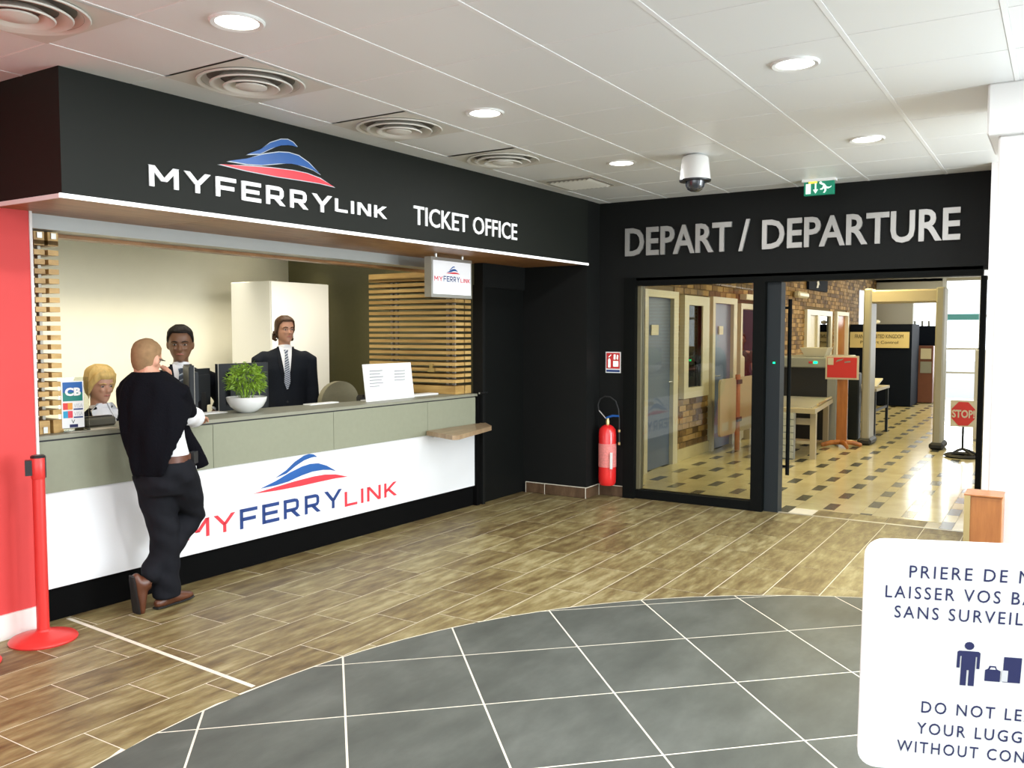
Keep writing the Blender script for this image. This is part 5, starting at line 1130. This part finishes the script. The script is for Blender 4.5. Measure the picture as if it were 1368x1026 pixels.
class Suit:
    """a figure in a suit jacket; joints in world space"""
    def __init__(s, label, pelvis, face, height_neck, lean, skin, hm, suit, tie, look=None, sitting=False, width=1.0, arms=None, female=False, voxel=.009, hs=1.0):
        f = V((math.cos(R(face)), math.sin(R(face)), 0)); u = V((0, 0, 1)); sd = f.cross(u).normalized()     # sd = person's right
        Pv = V(pelvis); s.root = thing('person', (Pv.x, Pv.y, 0), label, 'person'); root = s.root
        N = V((Pv.x, Pv.y, 0))+f*lean+u*height_neck; chest = Pv.lerp(N, .62); waist = Pv.lerp(N, .30)
        g = Vec = V(look if look else (math.cos(R(face)), math.sin(R(face)), 0)).normalized()
        hu = (u-g*u.dot(g)).normalized(); C = N+u*.155+g*.012+f*.01
        sw = .185*width; body = MB()
        body.tube([Pv-u*.05, Pv+u*.05, waist, chest, N-u*.09, N-u*.03], [(.13*width, .10), (.155*width, .11), (.13*width, .095), (.155*width, .105), (.13*width, .08), (.06, .055)], 16, side=sd, round_=True)
        body.tube([N-u*.06, N+u*.02, C-g*.02-hu*.05], [(.062, .062), (.054, .056), (.052, .056)], 14, side=sd)
        s_, P = head(body, C, g, hu, hs)
        sh = [N-u*.098+sd*sw*q_ for q_ in (1, -1)]; arms = arms or [None, None]; jk = MB()
        jk.tube([Pv-u*.12, Pv, waist, chest, N-u*.085, N-u*.035, N+u*.0], [(.185*width, .135), (.180*width, .13), (.172*width, .122), (.198*width, .135), (.182*width, .105), (.120*width, .080), (.060, .060)], 18, side=sd)
        s.hands = []
        for k, q_ in enumerate((1, -1)):
            el, wr, hd, hn = arms[k] or (sh[k]+sd*q_*.035-u*.27-f*.01, sh[k]+sd*q_*.045-u*.52+f*.05, (f*.15-u), (-sd*q_))
            el, wr = V(el), V(wr); body.tube([sh[k]-sd*q_*.08, sh[k], el, wr], [.045, .045, .038, .030], 12, round_=True); hand(body, wr, hd, hn, 28, .95, 1 if k else -1)
            jk.tube([sh[k]-sd*q_*.09+u*.005, sh[k]-sd*q_*.03+u*.004, sh[k]+sd*q_*.012-u*.02, sh[k].lerp(el, .45), el, el.lerp(wr, .5), wr], [.055, .062, .070, .066, .058, .053, .047], 14, round_=False)
            MB().tube([wr-(wr-el).normalized()*.02, wr+(wr-el).normalized()*.014], .036, 14).build('shirt_cuff', M['shirt'], root)
        tr = MB()
        for q_ in (1, -1):
            hip = Pv+sd*q_*.09-u*.04
            if sitting: kn = hip+f*.42+u*.02; an = V((kn.x, kn.y, .09))+f*.02
            else: kn = V((hip.x, hip.y, Pv.z*.54))+f*.02+sd*q_*.01; an = V((hip.x, hip.y, .09))-f*.01+sd*q_*.015
            body.tube([hip, kn, an], [.075, .05, .035], 12, round_=True); tr.tube([hip+u*.02, hip.lerp(kn, .5), kn, kn.lerp(an, .5), an-u*.02], [.098, .088, .072, .066, .060], 14, round_=False); shoe(root, an, f+sd*q_*.15, m_='rubber')
        tr.tube([Pv-u*.11, Pv-u*.02, Pv+u*.08], [(.175*width, .12), (.165*width, .125), (.15*width, .115)], 14, side=sd)
        put(remeshed(body, voxel, 3), 'body', M[skin], root)
        jm = remeshed(jk, .012, 5, 'jacket'); bvh = BVHTree.FromPolygons([v_.co.copy() for v_ in jm.vertices], [tuple(p.vertices) for p in jm.polygons])
        jko = put(jm, 'jacket', M[suit], root); put(remeshed(tr, .014, 4, 'trousers'), 'trousers', M[suit], root)
        def patch(rows, off, nm, m_, t=.004, nx=8, par=None):
            vs = []; 
            for (z, a, b) in rows:
                for i in range(nx+1):
                    x = a+(b-a)*i/nx; o_ = V((N.x, N.y, z))+sd*x+f*.6; h_ = bvh.ray_cast(o_, -f)
                    p = h_[0] if h_[0] is not None else V((N.x, N.y, z))+sd*x+f*.05
                    vs.append(p+f*off)
            m0 = len(vs); vs += [p-f*t for p in vs]; w_ = nx+1; nr = len(rows); fs = []
            for r_ in range(nr-1):
                for i in range(nx): a = r_*w_+i; fs += [(a, a+1, a+w_+1, a+w_), (m0+a, m0+a+w_, m0+a+w_+1, m0+a+1)]
            for r_ in range(nr-1): a = r_*w_; fs += [(a, a+w_, m0+a+w_, m0+a), (a+nx, m0+a+nx, m0+a+w_+nx, a+w_+nx)]
            for i in range(nx): fs += [(i, m0+i, m0+i+1, i+1), ((nr-1)*w_+i, (nr-1)*w_+i+1, m0+(nr-1)*w_+i+1, m0+(nr-1)*w_+i)]
            return MB().add(vs, fs).build(nm, M[m_], par or root)
        zt = N.z+.005; zb = N.z-(.34 if not female else .22)
        wv = lambda t: .052*(1-t)**.9+.006 if not female else .050*(1-t)+.010
        rows = [(zt+(zb-zt)*t, -wv(t), wv(t)) for t in [i/10 for i in range(11)]]
        patch(rows, .004, 'shirt_front', 'shirt', .006)
        for q_ in (1, -1): patch([(z, q_*b, q_*(b+.034*(1-abs(i/10-.45)))) for i, (z, a, b) in enumerate(rows)], .007, 'lapel', 'lapel', .006, 3, jko)
        if tie:
            kz = N.z-.035
            patch([(kz+.012, -.017, .017), (kz-.02, -.015, .015), (kz-.028, -.013, .013), (kz-.12, -.020, .020), (zb+.015, -.030, .030), (zb-.03, -.030, .030)] if False else [(kz+.012, -.019, .019), (kz-.022, -.013, .013), (kz-.024, -.012, .012), (kz-.10, -.019, .019), (kz-.19, -.024, .024), (kz-.28, -.027, .027), (kz-.34, -.006, .006)], .012, 'tie', tie, .006, 5)
        MB().tube([N-u*.010+f*.004, N+u*.014], [(.066, .066), (.060, .062)], 20, side=sd).build('collar', M['shirt'], root)
        if female:
            for q_ in (1, -1): patch([(N.z+.03, q_*.02, q_*.06), (N.z-.02, q_*.035, q_*.105), (N.z-.06, q_*.045, q_*.10), (N.z-.12, q_*.022, q_*.045)], .014, 'collar_wing', 'shirt', .006, 3)
        for q_ in range(2): MB().lathe([(.009, 0), (.009, .003)], (bvh.ray_cast(V((N.x, N.y, zb-.03-q_*.12))+f*.6, -f)[0] or Pv)+f*.001, 10, f).build('button', M['rubber'], jko)
        face_parts(root, P, s_, g, hu, hs, hm); s.P = P; s.C = C; s.g = g; s.s_ = s_; s.hu = hu; s.N = N

# ---- brown-skinned man, centre of the office
def mk_line(front, temple, ear, back, tx=.0):
    pts = [(0, front), (40, front+.0), (62, temple), (84, ear), (96, ear-.012), (112, ear-.055), (135, back+.02), (180, back)]
    def line(d, side):
        for (a, za), (b, zb) in zip(pts, pts[1:]):
            if a <= d <= b: return za+(zb-za)*(d-a)/(b-a)
        return back
    return line
m2 = Suit('man in a black suit and striped tie looking at us, centre of the office', (4.265, 5.62, .93), 232, 1.395, .10, 'skin_dark', 'hair_black', 'suit', 'tie1', look=(-.64, -.77, -.08), width=1.04, hs=1.1,
          arms=[(V((3.98, 5.50, 1.10)), V((3.92, 5.36, 1.03)), V((.1, -1, 0)), V((0, 0, -1))), (V((4.55, 5.50, 1.10)), V((4.50, 5.52, 1.04)), V((-.5, -.3, -.4)), V((0, 0, -1)))])
hair(m2.root, m2.P, mk_line(.075, .052, .005, -.06), .011, None).build('hair', M['hair_black'], m2.root)
# ---- tall man with longer hair
m3 = Suit('tall man in a dark suit and grey striped tie with longer brown hair', (5.66, 6.0, .97), 236, 1.50, .0, 'skin_tan', 'hair_brown', 'suit2', 'tie2', look=(-.30, -.95, .02), width=1.16)
hr = hair(m3.root, m3.P, mk_line(.070, .045, -.045, -.095), lambda d, z: .013 if z > 0 else .017, None)
for q_ in (-1, 1):
    for i in range(9): hr.ball(m3.P(q_*(.070+random.uniform(0, .014)), -.025-random.uniform(0, .05), -.02-i*.0085), .013, .018, .013, 8, 6)
hr.build('hair', M['hair_brown'], m3.root)
# ---- seated blonde woman
m1 = Suit('seated blonde woman in a black jacket with a white open collar', (3.63, 5.75, .50), 275, 1.115, .06, 'skin', 'hair_blond', 'suit', None, look=(.02, -1, -.12), sitting=True, width=.86, female=True,
          arms=[(V((3.40, 5.72, .86)), V((3.42, 5.45, 1.03)), V((.1, -1, 0)), V((0, 0, -1))), (V((3.88, 5.70, .86)), V((3.84, 5.45, 1.03)), V((-.1, -1, 0)), V((0, 0, -1)))])
ln = mk_line(.052, .02, -.05, -.085)
hr = hair(m1.root, m1.P, lambda d, s_: ln(d, s_), lambda d, z: .026 if d > 70 else .016, None)
for q_ in (-1, 1): hr.tube([m1.P(q_*.02, .07, .105), m1.P(q_*.060, .062, .07), m1.P(q_*.084, .028, .02), m1.P(q_*.088, .0, -.05)], [(.02, .012), (.026, .014), (.022, .014), (.014, .01)], 10, round_=True)
hr.build('hair', M['hair_blond'], m1.root)
wc = thing('swivel_chair', (3.63, 5.78, 0), 'dark swivel chair under the blonde woman, hidden by the counter', 'chair')
MB().bbox(3.40, 3.86, 5.52, 5.98, .32, .375, .025).build('seat', M['suit'], wc); MB().tube([(3.63, 5.75, .05), (3.63, 5.75, .32)], .03, 10).build('column', M['metal'], wc)
for k_ in range(5): MB().tube([(3.63, 5.75, .09), (3.63+.28*math.cos(k_*1.257), 5.75+.28*math.sin(k_*1.257), .03)], .018, 8, round_=True).build('leg', M['blackplastic'], wc)

# ---- the customer leaning on the counter, seen from behind
cr = thing('person', (3.27, 4.47, 0), 'bald-cropped customer in a black sweater and grey trousers leaning on the counter', 'person')
f = V((.86, .50, 0)).normalized(); u = Z3; sd = f.cross(u).normalized()      # facing away to the right; sd = his right
PV = V((3.225, 4.42, .85)); CHs = V((3.185, 4.43, 1.17)); NK = V((3.165, 4.45, 1.365))
gl = V((.93, .30, -.22)).normalized(); hu = (u-gl*u.dot(gl)).normalized(); hu = (hu*math.cos(.0)+gl*0).normalized(); HC = V((3.155, 4.465, 1.478))
RS, LS = NK+sd*.165-u*.075, NK-sd*.135-u*.07
RE, RW = V((3.375, 4.40, 1.135)), V((3.64, 4.640, 1.092))
LE, LW = V((3.24, 4.71, 1.10)), V((3.395, 4.60, 1.335))
LH, RH = PV-sd*.075-u*.03, PV+sd*.075-u*.03
LK, LA = V((3.24, 4.46, .475)), V((3.275, 4.495, .10))
RK, RA = V((3.435, 4.46, .54)), V((3.145, 4.50, .185))
body = MB()
body.tube([PV-u*.05, PV+u*.05, PV.lerp(CHs, .5), CHs, NK-u*.09, NK-u*.03], [(.11, .09), (.125, .10), (.13, .10), (.135, .10), (.12, .08), (.065, .06)], 16, side=sd, round_=True)
body.tube([NK-u*.06, NK+u*.02, HC-gl*.03-hu*.05], [(.068, .068), (.062, .064), (.060, .062)], 14, side=sd)
s_, P = head(body, HC, gl, hu, .97)
body.tube([RS-sd*.07, RS, RE, RW], [.046, .046, .040, .028], 12, round_=True); hand(body, RW, (.80, .62, -.10), (0, 0, -1), 22, .98, 1)
body.tube([LS+sd*.07, LS, LE, LW], [.046, .046, .040, .028], 12, round_=True); hand(body, LW, (-.35, -.42, .84), (-.75, .1, -.35), 70, 1.0, 1)
for h_, k_, a_ in ((LH, LK, LA), (RH, RK, RA)): body.tube([h_-u*.03, k_, a_], [.060, .050, .036], 12, round_=True)
put(remeshed(body, .0075, 2), 'body', M['skin_old'], cr)
MB().tube([P(-.0785, -.01, .004), P(-.0765, .04, .008), P(-.066, .083, .008)], .0028, 6).tube([P(.0785, -.01, .004), P(.0765, .04, .008), P(.066, .083, .008)], .0028, 6).tube([P(-.066, .084, .010), P(-.03, .096, .012), P(0, .1, .010), P(.03, .096, .012), P(.066, .084, .010)], .0024, 6).build('glasses', M['rubber'], cr)
face_parts(cr, P, s_, gl, hu, .97, 'hair_crop')
hair(cr, P, mk_line(.085, .060, .012, -.080), .0045, None).build('cropped_hair', M['hair_crop'], cr)
sh_ = MB()
sh_.tube([PV-u*.0, PV+u*.06, PV.lerp(CHs, .45), CHs, NK-u*.085, NK-u*.035, NK+u*.005], [(.138, .118), (.142, .122), (.140, .120), (.142, .115), (.130, .09), (.10, .075), (.068, .070)], 18, side=sd)
sh_.tube([RS, RS.lerp(RE, .5), RE, RE.lerp(RW, .55)], [.052, .052, .056, .056], 14); sh_.tube([LS, LE, LE.lerp(LW, .75)], [.050, .050, .046], 14, round_=True)
put(remeshed(sh_, .012, 3, 'shirt'), 'shirt', M['shirt'], cr)
MB().tube([RE.lerp(RW, .42), RE.lerp(RW, .66)], [.066, .062], 16, round_=True).build('rolled_cuff', M['shirt'], cr)
MB().tube([NK-u*.01, NK+u*.030+f*.006], [(.078, .078), (.070, .073)], 20, side=sd).build('collar', M['shirt'], cr)
# sweater draped over back and shoulders; the right edge falls in a diagonal
cape = MB(); n = 40
prof0 = [(1.405, .070, .072), (1.378, .105, .095), (1.345, .148, .110), (1.295, .176, .122), (1.22, .184, .134), (1.12, .184, .142), (1.02, .180, .146), (.93, .173, .148), (.865, .166, .146), (.815, .158, .142)]
n = 96; prof = []
for (z0, a0, b0), (z1, a1, b1) in zip(prof0, prof0[1:]):
    m_ = max(2, int((z0-z1)/.012))
    prof += [(z0+(z1-z0)*i/m_, a0+(a1-a0)*i/m_, b0+(b1-b0)*i/m_) for i in range(m_)]
prof.append(prof0[-1]); vs = []; er = V((.8, -.6, 0))
for z, a, b in prof:
    t = (z-PV.z)/(NK.z-PV.z); c0 = PV.lerp(NK, max(-.2, min(1.05, t)))
    for i in range(n):
        q_ = 2*PI*i/n; ex = 2.3; cx, sx = math.cos(q_), math.sin(q_)
        x = math.copysign(abs(cx)**(2/ex), cx)*a; y = math.copysign(abs(sx)**(2/ex), sx)*b
        fold = .006*math.sin(q_*6+z*7)*min(1, (1.4-z)/.3)+.005*math.sin(q_*11-z*16)
        vs.append(V((c0.x, c0.y, z))+sd*(x+fold)+f*(y+fold))
def keep(p):
    e_ = (p-V((PV.x, PV.y, 0))).dot(er)
    return p.z > 1.18 or e_ < .040+(p.z-.93)*.45
fs = []
for k in range(len(prof)-1):
    for i in range(n):
        a = (k*n+i, k*n+(i+1) % n, (k+1)*n+(i+1) % n, (k+1)*n+i); c = sum((vs[j] for j in a), V((0, 0, 0)))/4
        if keep(c): fs.append(a)
me = MB().add(vs, fs).mesh('sweater', V((0, 0, 0)))
o = bpy.data.objects.new('t', me); COL.objects.link(o)
so_ = o.modifiers.new('sol', 'SOLIDIFY'); so_.thickness = .024; so_.offset = 0
me2 = bpy.data.meshes.new_from_object(o.evaluated_get(bpy.context.evaluated_depsgraph_get())); bpy.data.objects.remove(o)
knit = MB(); knit.v = [v_.co.copy() for v_ in me2.vertices]; knit.f = [tuple(p.vertices) for p in me2.polygons]
knit.tube([RS-sd*.05+u*.02, RS+sd*.005, RS.lerp(RE, .5), RE+u*.02], [.055, .062, .062, .060], 16)
knit.tube([LS+sd*.05+u*.03, LS-sd*.005, LS.lerp(LE, .5), LE, LE.lerp(LW, .35)], [.055, .060, .060, .056, .052], 16, round_=True)
ringp = [NK-u*.028+sd*.125*math.cos(a)+f*.092*math.sin(a)+u*(-.018*math.cos(2*a)) for a in [2*PI*i/24 for i in range(25)]]
knit.tube(ringp, [(.032, .030)]*25, 12)
put(remeshed(knit, .0095, 3, 'sweater'), 'sweater', M['knit'], cr)
slv = MB(); slv.tube([V((3.375, 4.46, 1.09)), V((3.395, 4.44, 1.02)), V((3.445, 4.43, .93)), V((3.478, 4.42, .85)), V((3.490, 4.42, .815))], [(.04, .03), (.040, .024), (.042, .022), (.044, .020), (.046, .020)], 16, side=(.9, -.3, 0))
put(remeshed(slv, .008, 2, 'sleeve'), 'sweater_sleeve', M['knit'], cr)
tr = MB()
tr.tube([PV-u*.16, PV-u*.10, PV-u*.02, PV+u*.062], [(.120, .11), (.148, .140), (.150, .138), (.146, .130)], 18, side=sd)
tr.tube([LH-u*.0, LH.lerp(LK, .5), LK, LK.lerp(LA, .5), LA-u*.035], [.112, .102, .088, .080, .082], 16)
tr.tube([RH, RH.lerp(RK, .5)+V((.01, 0, 0)), RK, RK.lerp(RA, .5), RA.lerp(RK, .12)], [.112, .100, .085, .078, .070], 16, round_=True)
tm_ = remeshed(tr, .011, 3, 'trousers')
for v_ in tm_.vertices:
    k_ = math.sin(v_.co.z*38+v_.co.x*22)*math.sin(v_.co.z*13-v_.co.y*30); v_.co += v_.normal*.0045*k_*(1.6 if v_.co.z < .3 or abs(v_.co.z-.5) < .08 else 1)
put(tm_, 'trousers', M['trouser'], cr)
MB().tube([PV+u*.036, PV+u*.074], [(.150, .134), (.149, .133)], 28, side=sd).build('belt', M['leather'], cr)
MB().obox(PV+u*.045+sd*.140+f*.08, f*.03, sd*.016, u*.035).build('phone_pouch', M['rubber'], cr)
MB().obox(PV-u*.045+sd*.142+f*.085, f*.004, sd*.012, u*.040).build('white_paper_in_pocket', M['shirt'], cr)
shoe(cr, V((LA.x-.01, LA.y, .088)), V((1, .12, 0)), m_='leather')
shoe(cr, RA+V((-.005, 0, -.01)), V((.18, .10, -1)), V((.95, -.1, .2)).normalized(), m_='leather')

# ---- officer behind the fixed glass
of = thing('person', (15.15, 4.80, 0), 'officer in a dark short-sleeved shirt inside the booth opening', 'person')
bd = MB(); Pq = V((15.15, 4.80, .92)); f = V((-.9, -.45, 0)).normalized(); sd = f.cross(Z3).normalized(); Nq = V((15.12, 4.78, 1.345))
bd.tube([Pq-Z3*.05, Pq+Z3*.1, Nq-Z3*.2, Nq-Z3*.09, Nq-Z3*.03], [(.14, .1), (.14, .1), (.15, .1), (.14, .085), (.06, .055)], 14, side=sd, round_=True); bd.tube([Nq-Z3*.05, Nq+Z3*.1], .055, 12)
s_, P = head(bd, Nq+Z3*.155, V((-.95, -.2, -.1)).normalized(), Z3)
for q_ in (1, -1):
    S_ = Nq+sd*q_*.18-Z3*.07; E_ = S_+sd*q_*.04-Z3*.27+f*.02; W2 = E_+f*.22+sd*-q_*.03-Z3*.06; bd.tube([S_-sd*q_*.08, S_, E_, W2], [.045, .045, .038, .027], 10, round_=True); hand(bd, W2, f, (0, 0, -1), 25, .95, -q_)
    bd.tube([Pq+sd*q_*.09, V((Pq.x, Pq.y, .5))+sd*q_*.09, V((Pq.x, Pq.y, .05))+sd*q_*.09], [.075, .05, .035], 10, round_=True)
put(remeshed(bd, .012, 3), 'body', M['skin_tan'], of)
q = MB(); q.tube([Pq-Z3*.02, Pq+Z3*.1, Nq-Z3*.2, Nq-Z3*.085, Nq-Z3*.03], [(.165, .12), (.16, .12), (.175, .12), (.16, .095), (.075, .065)], 14, side=sd)
for q_ in (1, -1): S_ = Nq+sd*q_*.18-Z3*.07; q.tube([S_-sd*q_*.03, S_, S_+sd*q_*.03-Z3*.17], [.055, .064, .06], 12)
put(remeshed(q, .014, 3, 'shirt'), 'shirt', M['green_shirt'], of)
q = MB(); q.tube([Pq-Z3*.1, Pq+Z3*.03], [(.155, .12), (.16, .12)], 14, side=sd)
for q_ in (1, -1): q.tube([Pq+sd*q_*.09, V((Pq.x, Pq.y, .03))+sd*q_*.09], [.095, .06], 12)
put(remeshed(q, .015, 2, 'trousers'), 'trousers', M['suit'], of)
hair(of, P, mk_line(.075, .05, .0, -.06), .010, None).build('hair', M['hair_brown'], of); face_parts(of, P, s_, V((-.95, -.2, -.1)).normalized(), Z3, 1, 'hair_brown')
